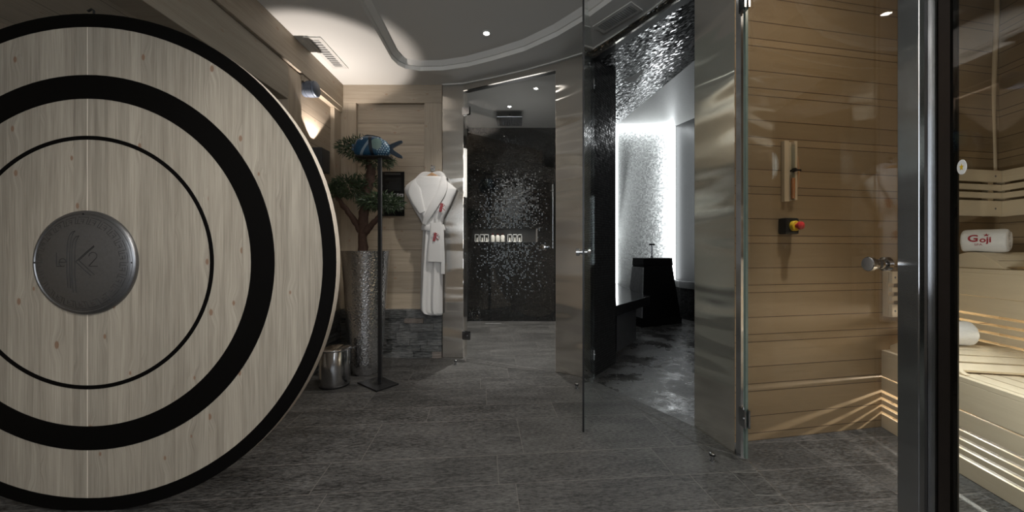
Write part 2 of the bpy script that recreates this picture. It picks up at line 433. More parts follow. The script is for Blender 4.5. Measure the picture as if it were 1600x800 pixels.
def struct(name, mb, mat, **k):
    o = obj(name, mb, mat, **k)
    if o.parent is None: o['kind'] = 'structure'
    return o
def tag(o, label, cat, group=None):
    o['label'] = label; o['category'] = cat
    if group: o['group'] = group
    return o
def thing(name, label, cat, loc, rotz=0, group=None):
    o = bpy.data.objects.new(name, None); COL.objects.link(o)
    o.location = loc; o.rotation_euler = (0, 0, rotz); o.empty_display_size = 0.05
    return tag(o, label, cat, group)
def part(name, mb, mat, parent, label=None, **k):
    k.setdefault('world', True)
    o = obj(name, mb, mat, parent, **k)
    if label: o['label'] = label
    return o
def subpart(name, mb, mat, parent, root, **k):
    """mesh built in world coordinates, parented to a part whose origin is the root's"""
    bmesh.ops.translate(mb.b, vec=-Vector(root.location), verts=mb.b.verts[:])
    return obj(name, mb, mat, parent, **k)
def dup(root, loc, label=None, rotz=None):
    r = root.copy(); COL.objects.link(r); r.location = loc
    if rotz is not None: r.rotation_euler = (0, 0, rotz)
    if label: r['label'] = label
    for ch in list(root.children):
        c = ch.copy(); COL.objects.link(c); c.parent = r
        for g in list(ch.children):
            d = g.copy(); COL.objects.link(d); d.parent = c
    return r
def at(px, py, Y):
    return Vector(((px - 800) / F * Y, Y, 1 + (392 - py) / F * Y))
def arc(cx, cy, r, a0, a1, n=10, ry=None):
    ry = ry or r
    return [(cx + r * math.cos(math.radians(a0 + (a1 - a0) * i / n)), cy + ry * math.sin(math.radians(a0 + (a1 - a0) * i / n))) for i in range(n + 1)]

# ------------------------------------------------------------------ plan of the curved glass front
A0, A1, A2, A3 = (-.650, 3.325), (-.452, 3.305), (.358, 2.925), (.612, 2.765)
A4, A5, A6, A7 = (1.036, 2.018), (1.094, 1.745), (1.108, 1.70), (1.050, .968)
A8, A9 = (1.030, .900), (1.018, .826)
PATH = [A0, A1, A2, A3, A4, A5, A7, A9]

# ------------------------------------------------------------------ structure: floor
m = MB(); m.box(-3.2, 4.4, -2.7, 6.1, -0.12, 0.0); struct('floor', m, 'floor')
m = MB(); m.prism([A3, A4, (1.12, 2.02), (3.0, 2.36), (3.0, 4.2), (2.54, 5.49), (1.58, 5.49), (.92, 3.15)], -0.05, 0.0015)
struct('trim_1', m, 'floor_wet')
# curved tile border in front of the glass doors: grout bed and stones
m = MB(); g = MB()
inner = [(-.70, 3.25), (-.42, 3.20), (.05, 2.99), (.30, 2.86), (.52, 2.70), (.70, 2.45), (.86, 2.12), (.955, 1.85), (.99, 1.60), (.995, 1.30), (.97, 1.05), (.94, .82)]
outer = [(-.68, 3.318), (-.43, 3.292), (.10, 3.04), (.36, 2.915), (.61, 2.755), (.82, 2.40), (1.02, 2.03), (1.085, 1.745), (1.11, 1.60), (1.085, 1.30), (1.065, 1.05), (1.02, .82)]
g.prism(inner + outer[::-1], -0.04, 0.002)
struct('trim_2', g, 'grout')
for (a, b), (c, d) in zip(zip(inner, inner[1:]), zip(outer, outer[1:])):
    a, b, c, d = map(Vector, (a, b, c, d)); k = 2 if (b - a).length > .26 else 1
    for i in range(k):
        p0, p1 = a.lerp(b, i / k), a.lerp(b, (i + 1) / k); q0, q1 = c.lerp(d, i / k), c.lerp(d, (i + 1) / k)
        cen = (p0 + p1 + q0 + q1) / 4
        m.prism([tuple(v + (cen - v).normalized() * 0.004) for v in (p0, p1, q1, q0)], -0.02, 0.003)
struct('trim_3', m, 'floor')

# ------------------------------------------------------------------ ceiling with raised recess
lower = [(-.95, .1), (-.955, 1.0), (-.96, 2.22), (-.985, 2.90), (-.965, 3.0), (-.92, 3.06), (-.80, 3.10), (-.60, 3.09), (-.38, 3.03), (-.16, 2.93), (.10, 2.79), (.33, 2.60), (.50, 2.41), (.66, 2.18), (.78, 1.85), (.83, 1.5), (.80, 1.1), (.70, .75), (.5, .40), (.2, .12)]
lower = [(x * .99, y * .99) for x, y in lower]
def inset(poly, d):
    out = []; n = len(poly)
    for i in range(n):
        p, q, r = Vector(poly[i - 1]), Vector(poly[i]), Vector(poly[(i + 1) % n])
        n1 = (q - p).normalized(); n2 = (r - q).normalized()
        nn = Vector(((n1 + n2).y, -(n1 + n2).x)).normalized(); out.append(tuple(q + nn * d))
    return out
def extr(m, rings):
    vs = [[m.b.verts.new(p) for p in r] for r in rings]; n = len(vs[0])
    for A, B in zip(vs, vs[1:]):
        for i in range(n): m.b.faces.new((A[i], A[(i + 1) % n], B[(i + 1) % n], B[i]))
    return vs
m = MB()
z1 = CEIL + 0.035; z2 = CEIL + 0.065
i1 = inset(lower, .012); i2 = inset(lower, .045)
vs = extr(m, [[(x, y, CEIL) for x, y in lower], [(x, y, z1) for x, y in lower], [(x, y, z1) for x, y in i1], [(x, y, z2) for x, y in i2]])
m.b.faces.new(vs[-1])
edge = [(-2.7, -2.4), (1.15, -2.4), (1.06, .0), (1.10, .85), (1.16, 1.75), (1.10, 2.05), (.66, 2.82), (.40, 2.98), (-.44, 3.36), (-.62, 3.40), (-2.7, 3.42)]
ov = [m.b.verts.new((x, y, CEIL)) for x, y in edge]
es = [m.b.edges.new((ov[i], ov[(i + 1) % len(ov)])) for i in range(len(ov))]
m.b.edges.ensure_lookup_table()
es += [e for e in m.b.edges if e.verts[0] in vs[0] and e.verts[1] in vs[0]]
bmesh.ops.triangle_fill(m.b, use_beauty=True, edges=es)
struct('ceiling', m, 'white_paint', fixn=False)
m = MB(); m.box(-2.75, 1.2, -2.45, 3.45, CEIL + .09, CEIL + .2); struct('ceiling_slab', m, 'white_paint')

def offset_path(path, d):
    out = []
    for i, p in enumerate(path):
        p = Vector(p); a = Vector(path[max(i - 1, 0)]); b = Vector(path[min(i + 1, len(path) - 1)])
        t = (b - a).normalized(); out.append(tuple(p + Vector((-t.y, t.x)) * d))
    return out
def band(path, d0, d1, z0, z1):
    m = MB(); a, b = offset_path(path, d0), offset_path(path, d1)
    for i in range(len(path) - 1): m.prism([a[i], a[i + 1], b[i + 1], b[i]], z0, z1)
    return m
SM = [(-.65, 3.325), (-.452, 3.305), (-.16, 3.19), (.12, 3.06), (.358, 2.925), (.612, 2.765), (.84, 2.43), (1.036, 2.018), (1.094, 1.745), (1.108, 1.5), (1.09, 1.25), (1.050, .968), (1.018, .826), (1.0, .0)]
struct('wall_header', band(PATH + [(1.0, 0)], 0.012, .10, 2.512, 3.1), 'steam_dark')
struct('trim_4', band(SM, -.018, .03, CEIL - .010, CEIL + .02), 'white_trim')
struct('trim_5', band(PATH + [(1.0, 0)], .001, .02, 2.494, CEIL - .012), 'steel')

# ------------------------------------------------------------------ structure: wooden back wall and stone plinth
YB = 3.345
m = MB(); m.box(-2.75, -.62, YB + .02, YB + .14, 0, CEIL + .1); struct('wall_back', m, 'wood_back')
m = MB(); m.box(-1.655, -.655, YB - .02, YB + .03, 2.385, CEIL); struct('trim_6', m, 'wood_frame_h', bevel=.003)
m = MB(); m.box(-1.655, -1.46, YB - .02, YB + .03, .455, 2.384); struct('trim_7', m, 'wood_frame_v', bevel=.003)
m = MB(); m.box(-.822, -.655, YB - .02, YB + .03, .455, 2.384); struct('trim_8', m, 'wood_frame_v', bevel=.003)
def stones(x0, x1, fn, z_top, mat, seed, tan=()):
    random.seed(seed); m = MB(); t = MB(); z = 0.0; r = 0
    while z < z_top - .01:
        h = min(random.choice((.045, .06, .075, .055)), z_top - z); x = x0 - random.random() * .1
        if z_top - z - h < .03: h = z_top - z
        i = 0
        while x < x1:
            l = random.uniform(.08, .26); e = min(x + l, x1); s = max(x, x0)
            if e - s > .01:
                d = random.uniform(0, .024)
                tgt = t if any(s <= tx <= e and z <= tz <= z + h for tx, tz in tan) else m
                fn(tgt, s + .001, e - .001, z + .001, z + h - .001, d)
            x = e if e >= x1 else x + l
            i += 1
        z += h; r += 1
    return m, t
def back_stone(mb, a, b, z0, z1, d): mb.box(a, b, YB - .02 - d, YB + .03, z0, z1)
m, t = stones(-1.6, -.655, back_stone, .452, 'stone', 3, [(-.93, .34), (-.72, .05)])
struct('baseboard_back', m, 'stone', bevel=.002); struct('trim_9', t, 'stone_tan', bevel=.002)

# ------------------------------------------------------------------ left wall with lintel and alcove
XL = -1.60
m = MB(); m.box(XL - .12, XL - .035, 2.69, YB + .02, 0, CEIL + .1); struct('wall_left', m, wood('left_wall_boards', (0.25, 0.20, 0.15), (0.37, 0.31, 0.24), (0.42, [0.0, 0.2]), 'u'))
m = MB(); m.box(XL - .1, XL + .02, 1.2, YB - .02, 2.34, CEIL); struct('trim_10', m, 'wood_frame_h', bevel=.003)           # fascia under the ceiling
m = MB(); m.box(XL - .1, XL + .012, 2.70, YB - .02, 2.295, 2.34); struct('trim_11', m, 'wood_frame_h')
m = MB(); m.box(XL - .1, XL, 3.20, YB - .02, .455, 2.295); struct('trim_12', m, 'wood_frame_v', bevel=.003)
m = MB(); m.box(XL - .9, XL, 2.54, 2.70, 0, 2.33); struct('trim_13', m, 'wood_frame_v', bevel=.003)                        # post and alcove end
m = MB(); m.box(XL - .15, XL, -2.3, 2.54, 2.085, 2.335); struct('trim_14', m, wood('lintel_wood', (0.27, 0.235, 0.185), (0.37, 0.33, 0.265), None, 'u', knots=.3), bevel=.003)   # lintel
m = MB(); m.box(-2.75, XL - .15, -2.3, 2.54, 2.17, 2.25); struct('ceiling_alcove', m, wood('alcove_ceiling_boards', (0.40, 0.37, 0.31), (0.56, 0.51, 0.43), (0.32, [0.0]), 'v'))
m = MB(); m.box(-2.75, -2.62, -2.35, 3.45, 0, 2.7); struct('wall_alcove', m, 'wood_frame_v')
def left_stone(mb, a, b, z0, z1, d): mb.box(XL - .04, XL - .01 + d, a, b, z0, z1)
m, t = stones(2.70, YB - .035, left_stone, .452, 'stone', 5)
struct('baseboard_left', m, 'stone', bevel=.002)

# ------------------------------------------------------------------ walls behind the camera, with an unseen window added for reflections
WM = wood('rear_wall_boards', (0.25, 0.20, 0.15), (0.37, 0.31, 0.24), (0.6, [0.0, 0.2, 0.41]), 'u')
m = MB(); m.box(-2.75, -1.55, -2.35, -2.2, 0, 2.7); m.box(.95, 1.2, -2.35, -2.2, 0, 2.7); m.box(-1.55, .95, -2.35, -2.2, 0, .65); m.box(-1.55, .95, -2.35, -2.2, 2.25, 2.7)
struct('wall_front', m, WM)
m = MB()
for x in (-1.55, -.33, .90): m.box(x, x + .05, -2.30, -2.24, .65, 2.25)
m.box(-1.55, .95, -2.30, -2.24, .65, .70); m.box(-1.55, .95, -2.30, -2.24, 2.2, 2.25)
w2 = struct('window_2', m, 'wood_frame_v')
m = MB(); m.box(-1.5, .9, -2.275, -2.269, .70, 2.2); obj('pane', m, 'glass_clear', w2)
m = MB(); m.box(1.0, 1.12, -2.35, -.02, 0, 2.7); struct('wall_right', m, WM)

# ------------------------------------------------------------------ shower room
m = MB(); m.box(-.80, 1.0, 5.05, 5.2, 0, 1.127); m.box(-.80, 1.0, 5.05, 5.2, 1.318, 3.1); m.box(-.80, -.573, 5.05, 5.2, 1.127, 1.318); m.box(.364, 1.0, 5.05, 5.2, 1.127, 1.318)
struct('wall_shower', m, 'mosaic_black')
m = MB(); m.box(-.573, .364, 5.18, 5.2, 1.127, 1.318); m.box(-.573, .364, 5.055, 5.18, 1.12, 1.128); m.box(.34, .364, 5.045, 5.18, 1.127, 1.318)
struct('trim_15', m, simple('niche_lining', (.16, .15, .14), .4))
m = MB(); m.prism([(-.66, 3.40), (-.62, 3.40), (-.62, 5.05), (-.75, 5.05)], 0, 3.1); struct('wall_shower_left', m, 'mosaic_black')
m = MB(); m.box(-.8, 1.2, 3.0, 5.2, 2.75, 2.85); struct('ceiling_shower', m, 'white_paint')
m = MB(); m.prism([(.635, 2.80), (.92, 3.15), (1.575, 5.5), (.95, 5.5), (.72, 5.05), (.44, 2.99), (.50, 2.93)], 0, 3.1); struct('wall_steam_left', m, 'mosaic_side')
m = MB(); m.box(-.37, -.15, 4.86, 4.90, 0, .004); tag(obj('floor_drain', m, 'vent_dark'), 'narrow dark slot drain in the shower floor before the back wall', 'drain')

# ------------------------------------------------------------------ steam room
m = MB(); m.box(1.2, 2.75, 5.5, 5.62, 0, 3.1); struct('wall_steam_back', m, 'mosaic_lit')
m = MB(); m.prism([(2.53, 5.5), (3.0, 4.2), (3.0, 2.3), (3.12, 2.3), (3.12, 5.6), (2.53, 5.6)], 0, 3.1); struct('wall_steam_right', m, 'steam_dark')
m = MB(); m.prism([(1.594, 5.55), (2.05, 2.1), (3.2, 2.1), (3.2, 5.6)], 2.932, 3.0); struct('ceiling_steam', m, simple('pale_steam_ceiling', (.50, .50, .49), .45))
m = MB(); a = [(.55, 2.80, 2.52), (1.03, 1.95, 2.50), (2.05, 2.1, 2.932), (1.594, 5.55, 2.932), (1.2, 5.55, 2.86)]
m.face(a); m.face([(x, y, z + .05) for x, y, z in a])
struct('ceiling_mosaic', m, 'mosaic_ceiling', fixn=False)
# partition between steam room and sauna (its sauna face is the boarded wall)
def wa(X): return 1.862 + .1793 * (X - 1.225)
m = MB(); m.prism([(1.115, 1.86), (3.2, wa(3.2) + .02), (3.2, wa(3.2) + .14), (1.10, 2.02), (1.06, 1.99)], 0, 3.1); struct('wall_steam_front', m, 'steam_dark')
m = MB(); m.prism([(1.13, wa(1.13)), (3.2, wa(3.2)), (3.2, wa(3.2) + .02), (1.13, wa(1.13) + .02)], 0, 2.66); struct('wall_sauna_back', m, 'sauna_wall')

# ------------------------------------------------------------------ sauna shell
SO = (2.095, 2.018); SA = math.atan2(-.979, -.2033)
SX, SY = Vector((math.cos(SA), math.sin(SA))), Vector((-math.sin(SA), math.cos(SA)))
def sw(x, y, z=None):
    p = Vector(SO) + SX * x + SY * y
    return (p.x, p.y) if z is None else (p.x, p.y, z)
m = MB(); m.prism([sw(-.6, .84), sw(2.3, .84), sw(2.3, .94), sw(-.6, .94)], 0, 2.66); struct('wall_sauna_right', m, 'sauna_wall')
m = MB(); m.prism([(1.12, -.12), (3.2, -.12), (3.2, -.02), (1.12, -.02)], 0, 2.66); struct('wall_sauna_front', m, 'sauna_wall')
m = MB(); m.box(1.10, 3.3, -.2, 2.3, 2.6, 2.7); struct('ceiling_sauna', m, 'sauna_wall')

# ------------------------------------------------------------------ steel columns
def column(label, poly, mat='steel'):
    c = Vector((sum(p[0] for p in poly) / len(poly), sum(p[1] for p in poly) / len(poly)))
    m = MB(); m.prism(poly, 0.0, 2.505)
    t = thing('steel_column', label, 'column', (c.x, c.y, 0))
    part('cladding', m, mat, t, bevel=.0025)
    return t, c
column('narrow brushed steel column between the wooden wall with the bathrobe and the closed shower door', [A0, A1, (-.43, 3.40), (-.63, 3.44)])
column('brushed steel column between the dark shower door and the open glass door', [A2, A3, (.60, 2.84), (.44, 2.98), (.40, 2.985)])
t3, c3 = column('wide brushed steel column between the steam room doorway and the sauna door', [A4, A5, (1.13, 1.80), (1.09, 2.04)])
m = MB(); m.prism([(1.098, 1.742), (1.1095, 1.722), (1.135, 1.73), (1.13, 1.79)], 0, 2.505); part('edge_profile', m, 'steel_dark', t3)
t4, c4 = column('dark polished steel post in the right foreground beside the sauna door', [A7, A8, (1.075, .885), (1.09, .965)], 'steel_dark')
m = MB(); m.prism([(1.0315, .899), (1.0285, .886), (1.06, .88), (1.07, .89)], 0, 2.505); part('bright_edge', m, 'chrome_soft', t4, 'bright polished edge')
m = MB(); m.prism([(1.035, .884), (1.026, .862), (1.06, .855), (1.07, .875)], 0, 2.505); part('channel', m, 'steel_dark', t4)
m = MB(); m.prism([(1.032, .861), (1.030, .853), (1.06, .845), (1.07, .85)], 0, 2.505); part('gasket', m, 'black_lacquer', t4, 'black rubber gasket')
m = MB(); m.prism([(1.0215, .851), (1.0185, .826), (1.066, .868), (1.068, .885)], 0, 2.505); part('glazing_profile', m, simple('dark_bronze_profile', (.06, .05, .045), .3, .8), t4)

# ------------------------------------------------------------------ glass doors
def glass_slab(p, q, t, z0, z1, side=1):
    return MB().seg(p, q, t, z0, z1, side)
def knob(par, p, n, r=.02, ln=.035):
    """double knob through the glass at p with outward direction n"""
    p, n = Vector(p), Vector(n).normalized()
    m = MB()
    for s in (1, -1):
        a = p + n * .004 * s
        m.tube([a, a + n * s * .006, a + n * s * .007, a + n * s * (ln * .5), a + n * s * (ln * .5 + .001), a + n * s * ln, a + n * s * (ln + .002)], [r * .7, r * .7, r * .5, r * .5, r * .95, r, r * .9], 20)
    return subpart('knob', m, 'chrome', par, par, smooth=True) if False else part('knob', m, 'chrome', par, smooth=True)
def hinge(par, p, d, n, w=.055, h=.075):
    p, d, n = Vector(p), Vector(d).normalized(), Vector(n).normalized()
    m = MB()
    for s in (1, -1):
        c0 = p + n * s * .009
        lo = [c0 - d * .02 - n * .004, c0 + d * w - n * .004, c0 + d * w + n * .004, c0 - d * .02 + n * .004]
        m.hexa([v - Vector((0, 0, h / 2)) for v in lo], [v + Vector((0, 0, h / 2)) for v in lo])
        m.tube([c0 + d * (w * .55) + n * s * .003, c0 + d * (w * .55) + n * s * .008], .007, 10)
    m.tube([p - d * .004 - Vector((0, 0, h * .55)), p - d * .004 + Vector((0, 0, h * .55))], .009, 12)
    part('hinge', m, 'chrome_soft', par, smooth=True)
def v2(a): return Vector((a[0], a[1], 0))

# door 1, shower
d1 = thing('door_1', 'closed smoked glass shower door between two steel columns', 'glass door', (A1[0], A1[1], 0)); d1['kind'] = 'structure'
p, q = Vector(A1) + Vector((.012, .0)), Vector(A2) - Vector((.008, -.004))
part('glass_panel', glass_slab(p, q, .01, .012, 2.49), 'glass_grey', d1)
dd = v2(q - p).normalized(); nn = Vector((-dd.y, dd.x, 0))
for z in (2.30, .215): hinge(d1, (p.x, p.y, z), dd, nn)
kp = p.lerp(q, .90); knob(d1, (kp.x, kp.y, 1.03), nn, .024)
hp = p.lerp(q, .965) ; m = MB(); a = v2(hp) + nn * .05
m.tube([a + Vector((0, 0, 1.02)), a + Vector((0, 0, 1.56))], .007, 10)
for z in (1.08, 1.50): m.tube([v2(hp) + Vector((0, 0, z)), a + Vector((0, 0, z))], .005, 8)
part('pull_bar', m, 'chrome_soft', d1, smooth=True)

# door 2, standing open towards the camera
hx = Vector((.636, 2.78)); oe = Vector((.385, 1.94))
d2 = thing('door_2', 'clear glass door standing open in front of the steam room', 'glass door', (hx.x, hx.y, 0)); d2['kind'] = 'structure'
part('glass_panel', glass_slab(hx, oe, .01, .012, 2.49), 'glass_green', d2)
dd = v2(oe - hx).normalized(); nn = Vector((-dd.y, dd.x, 0))
m = MB(); m.prism([tuple((v2(oe) + nn * .0)[:2]), tuple((v2(oe) + nn * .01)[:2]), tuple((v2(oe) + nn * .01 + dd * .003)[:2]), tuple((v2(oe) + dd * .003)[:2])], .012, 2.49)
part('glass_edge', m, 'black', d2, 'dark edge of the glass')
for z in (2.28, .20): hinge(d2, (hx.x, hx.y, z), dd, nn)
kp = hx.lerp(oe, .93); knob(d2, (kp.x, kp.y, .993), nn, .022)
# door 3, sauna
d3 = thing('door_3', 'closed glass sauna door with a round chrome knob', 'glass door', (A6[0], A6[1], 0)); d3['kind'] = 'structure'
p, q = Vector(A6) + Vector((.002, 0)), Vector(A7) + Vector((.002, .004))
part('glass_panel', glass_slab(p, q, .01, .012, 2.49), 'glass_bronze', d3)
m = MB(); m.seg(p + Vector((0, .004)), p + Vector((-.0005, -.012)), .012, .012, 2.49); part('seal_strip', m, 'glass_edge', d3, 'pale green edge seal')
dd = v2(q - p).normalized(); nn = Vector((dd.y, -dd.x, 0))
for z in (2.19, .205): hinge(d3, (p.x, p.y, z), dd, nn, .03, .085)
kp = p.lerp(q, .925); knob(d3, (kp.x, kp.y, .962), nn, .021, .022)
# fixed sauna glass
w1 = struct('window_1', glass_slab((1.0225, .840), (1.0, .02), .006, .012, 2.49), 'glass_clear')
m = MB(); m.box(.985, 1.04, -.03, .02, 0, 2.505); struct('trim_16', m, 'steel_dark')
m = MB(); c = Vector((1.0215, .806, 1.19))
m.lathe([(0, -.0015), (.0165, -.0015), (.017, -.0005), (.017, 0)], c, 28, 'x'); m.xf(Matrix.Translation(c) @ Matrix.Scale(.5, 4, (0, 1, 0)) @ Matrix.Translation(-c)); st = tag(obj('round_sticker', m, 'white_plastic'), 'small round white sticker with yellow star on the right glass pane', 'sticker')
m = MB(); pts = []
for i in range(10):
    a = PI / 2 + i * PI / 5; r = .009 if i % 2 == 0 else .004; pts.append((c.x - .0018, c.y + .5 * r * math.cos(a), c.z + r * math.sin(a)))
m.face(pts); obj('star', m, 'yellow_plastic', st)

# door stoppers
def stopper(px, py, label):
    Y = F / (py - 392); x = (px - 800) / F * Y
    t = thing('door_stopper', label, 'door stopper', (x, Y, 0), group='floor mounted door stoppers')
    m = MB(); m.lathe([(0, 0), (.013, 0), (.013, .004), (.009, .006), (.009, .022), (.013, .024), (.013, .036), (.010, .038), (0, .038)], (x, Y, 0), 20)
    part('post', m, 'chrome_soft', t, smooth=True)
    m = MB(); m.lathe([(.0135, .026), (.0145, .027), (.0145, .034), (.0135, .035)], (x, Y, 0), 20); part('rubber_ring', m, 'black', t, smooth=True)
stopper(712, 569, 'small steel door stopper before the left steel column')
stopper(901, 607, 'small steel door stopper at the foot of the middle steel column')
stopper(1113, 720, 'small steel door stopper before the wide right column')

# ------------------------------------------------------------------ ceiling fittings
def downlight(x, y, z, label, e=14, spot=110, hot=True):
    t = thing('downlight', label, 'ceiling light', (x, y, z), group='recessed ceiling downlights')
    m = MB(); m.lathe([(.022, -.002), (.023, -.006), (.032, -.007), (.034, -.003), (.034, 0)], (x, y, z), 28); part('bezel', m, 'white_trim', t, smooth=True)
    m = MB(); m.lathe([(0, -.004), (.021, -.004), (.0215, -.002)], (x, y, z), 24); part('lens', m, 'lens', t)
    light('downlight_beam', 'SPOT', (x, y, z - .02), e, (1, .95, .88), (x, y, 0), t, spot_size=math.radians(spot), spot_blend=.8, shadow_soft_size=.025)
DZ = CEIL + .065
downlight(-.19, 2.64, DZ, 'small round ceiling downlight before the dark shower door', 68)
downlight(-.19, 1.15, DZ, 'round downlight in the ceiling above the camera position', 38)
downlight(.45, 1.55, DZ, 'round downlight in the ceiling near the sauna door', 22)
downlight(-.3, -.8, CEIL, 'round downlight in the ceiling behind the camera', 18)
downlight(-.03, 4.30, 2.75, 'small downlight in the ceiling of the shower cabin', 420, 74)
def vent(pts, z, label, slats, frame_in):
    """pts: four corners of the outer frame, long side 0-1"""
    p = [Vector((x, y, 0)) for x, y in pts]; c = sum(p, Vector()) / 4; c.z = z
    t = thing('air_vent', label, 'air vent', tuple(c), group='ceiling air vents')
    L = (p[1] - p[0]); W = (p[3] - p[0]); l, w = L.length, W.length; a = math.atan2(L.y, L.x)
    R = Matrix.Translation((c.x, c.y, 0)) @ Matrix.Rotation(a, 4, 'Z')
    f = frame_in
    m = MB()
    for x0, x1, y0, y1 in ((-l/2, l/2, -w/2, -w/2 + f), (-l/2, l/2, w/2 - f, w/2), (-l/2, -l/2 + f, -w/2 + f, w/2 - f), (l/2 - f, l/2, -w/2 + f, w/2 - f)): m.box(x0, x1, y0, y1, z - .006, z)
    part('frame', m.xf(R), 'white_trim', t)
    m = MB(); m.box(-l/2 + f, l/2 - f, -w/2 + f, w/2 - f, z - .0015, z - .0005); part('backing', m.xf(R), 'vent_dark', t)
    m = MB()
    for i in range(slats):
        x = -l/2 + f + (l - 2*f) * (i + .5) / slats; h = (l - 2*f) / slats * .36
        m.box(x - h, x + h, -w/2 + f, w/2 - f, z - .006, z - .0025)
    part('slats', m.xf(R), 'vent_grey', t)
vent([(-1.53, 2.58), (-1.53, 3.03), (-1.385, 3.03), (-1.385, 2.58)][::-1][1:] + [(-1.385, 2.58)][:1] if False else [(-1.52, 2.58), (-1.52, 3.02), (-1.39, 3.02), (-1.39, 2.58)], CEIL, 'white slatted air vent in the ceiling above the wooden left wall', 12, .03)
vent([(.555, 2.46), (.74, 2.215), (.845, 2.29), (.66, 2.53)], CEIL, 'grey slatted air vent in the ceiling seen beside the open glass door', 17, .022)

# ------------------------------------------------------------------ wall lights on the left wall
t = thing('wall_sconce', 'dark grey box wall light throwing a warm beam up the left wall', 'wall light', (-1.56, 2.90, 1.64))
m = MB(); m.box(-1.634, -1.52, 2.84, 2.965, 1.64, 1.83); part('housing', m, 'plastic_dark', t, bevel=.006)
m = MB(); m.lathe([(0, 0), (.025, 0), (.025, .003), (0, .003)], (-1.575, 2.90, 1.831), 20); part('upper_lens', m, 'lens_blank', t)
light('sconce_up_beam', 'SPOT', (-1.575, 2.90, 1.845), 31, (1, .90, .82), (-1.50, 2.90, 2.6), t, spot_size=math.radians(86), spot_blend=.26, shadow_soft_size=.008)
light('sconce_down_beam', 'SPOT', (-1.575, 2.90, 1.632), 3, (1, .85, .62), (-1.50, 2.92, 0), t, spot_size=math.radians(70), spot_blend=.3, shadow_soft_size=.01)
t = thing('cylinder_spotlight', 'blue grey cylindrical spotlight on the left wall above the box sconce', 'wall light', (-1.60, 2.77, 2.26))
m = MB(); m.lathe([(0, .0), (.030, .0), (.030, .02), (.055, .022), (.058, .03), (.058, .05), (.054, .052), (.054, .058), (.060, .06), (.060, .105), (.056, .108), (.056, .113), (.060, .115), (.058, .122), (.050, .126), (0, .126)], (-1.645, 2.77, 2.26), 32, 'x')
part('shade', m, 'blue_metal', t, smooth=True)
m = MB(); m.lathe([(0, 0), (.035, 0), (.035, .006), (0, .006)], (-1.641, 2.77, 2.26), 24, 'x'); part('wall_plate', m, 'plastic_dark', t)

# ------------------------------------------------------------------ great round door
DY = 1.37; DC = (-1.638, DY, .955)
def dm(px): return px * DY / F
rd = thing('round_door', 'huge round grey wooden door with black rings leaning across the left side', 'door', (DC[0], DC[1], 0))
R0 = dm(387)
for s, nm in ((0, 'left_half'), (1, 'right_half')):
    m = MB(); n = 96; pr = []
    for i in range(n + 1):
        a = (-PI / 2 + PI * i / n) if s else (PI / 2 + PI * i / n)
        pr.append((DC[0] + R0 * math.cos(a), DC[2] + R0 * math.sin(a)))
    sh = .0012 if s else -.0012
    f0 = [m.b.verts.new((x + sh, DY, z)) for x, z in pr]; f1 = [m.b.verts.new((x + sh, DY + .032, z)) for x, z in pr]
    m.b.faces.new(f0); m.b.faces.new(f1[::-1])
    for i in range(n + 1): m.b.faces.new((f0[i], f1[i], f1[(i + 1) % (n + 1)], f0[(i + 1) % (n + 1)]))
    part('wood_panel', m, 'wood_disc', rd, bevel=.0008)
m = MB(); m.box(DC[0] - .0012, DC[0] + .0012, DY + .0005, DY + .02, .03, 1.87); part('seam_strip', m, 'pale_edge', rd)
m = MB(); m.ring(R0 - .0005, R0 + .004, DY + .006, DY + .034, (DC[0], 0, DC[2])); part('rim_band', m, 'pale_edge', rd, 'pale wooden edge band', smooth=True)
for a, b in ((368, 388.5), (256, 293), (192, 198)):
    m = MB(); m.ring(dm(a), dm(b), DY - .003, DY + .004, (DC[0], 0, DC[2])); part('black_ring', m, 'black_lacquer', rd, 'black lacquered ring', smooth=True)
m = MB(); m.lathe([(0, .0325), (R0 - .002, .0325), (R0 - .002, .038), (0, .038)], (DC[0], DY, DC[2]), 96, 'y'); part('back_panel', m, 'pale_edge', rd, 'pale unpainted back')
MR = dm(81)
prof = [(0, -.030), (MR * .25, -.0295), (MR * .5, -.0265), (MR * .75, -.0205), (MR * .90, -.0145), (MR * .925, -.012), (MR * .94, -.014), (MR * .985, -.011), (MR, -.006), (MR, .0)]
m = MB(); m.lathe(prof, (DC[0], DY, DC[2]), 96, 'y'); md = part('medallion', m, 'bronze', rd, 'domed dark metal medallion', smooth=True)
def dome(r):
    r = r / MR
    for (a, ha), (b, hb) in zip(prof, prof[1:]):
        a /= MR; b /= MR
        if a <= r <= b + 1e-9: return ha + (hb - ha) * (r - a) / max(b - a, 1e-9)
    return 0
def dp(u, v):
    u *= MR; v *= MR; r = math.hypot(u, v)
    return Vector((DC[0] + u, DY + dome(r) + .0002, DC[2] + v))
def dense(pts, step=.03):
    out = [pts[0]]
    for a, b in zip(pts, pts[1:]):
        k = max(1, int(math.dist(a, b) / step))
        out += [(a[0] + (b[0] - a[0]) * i / k, a[1] + (b[1] - a[1]) * i / k) for i in range(1, k + 1)]
    return out
def cp(l): return [((x - 445) / 338, (410 - y) / 338) for x, y in l]
m = MB()
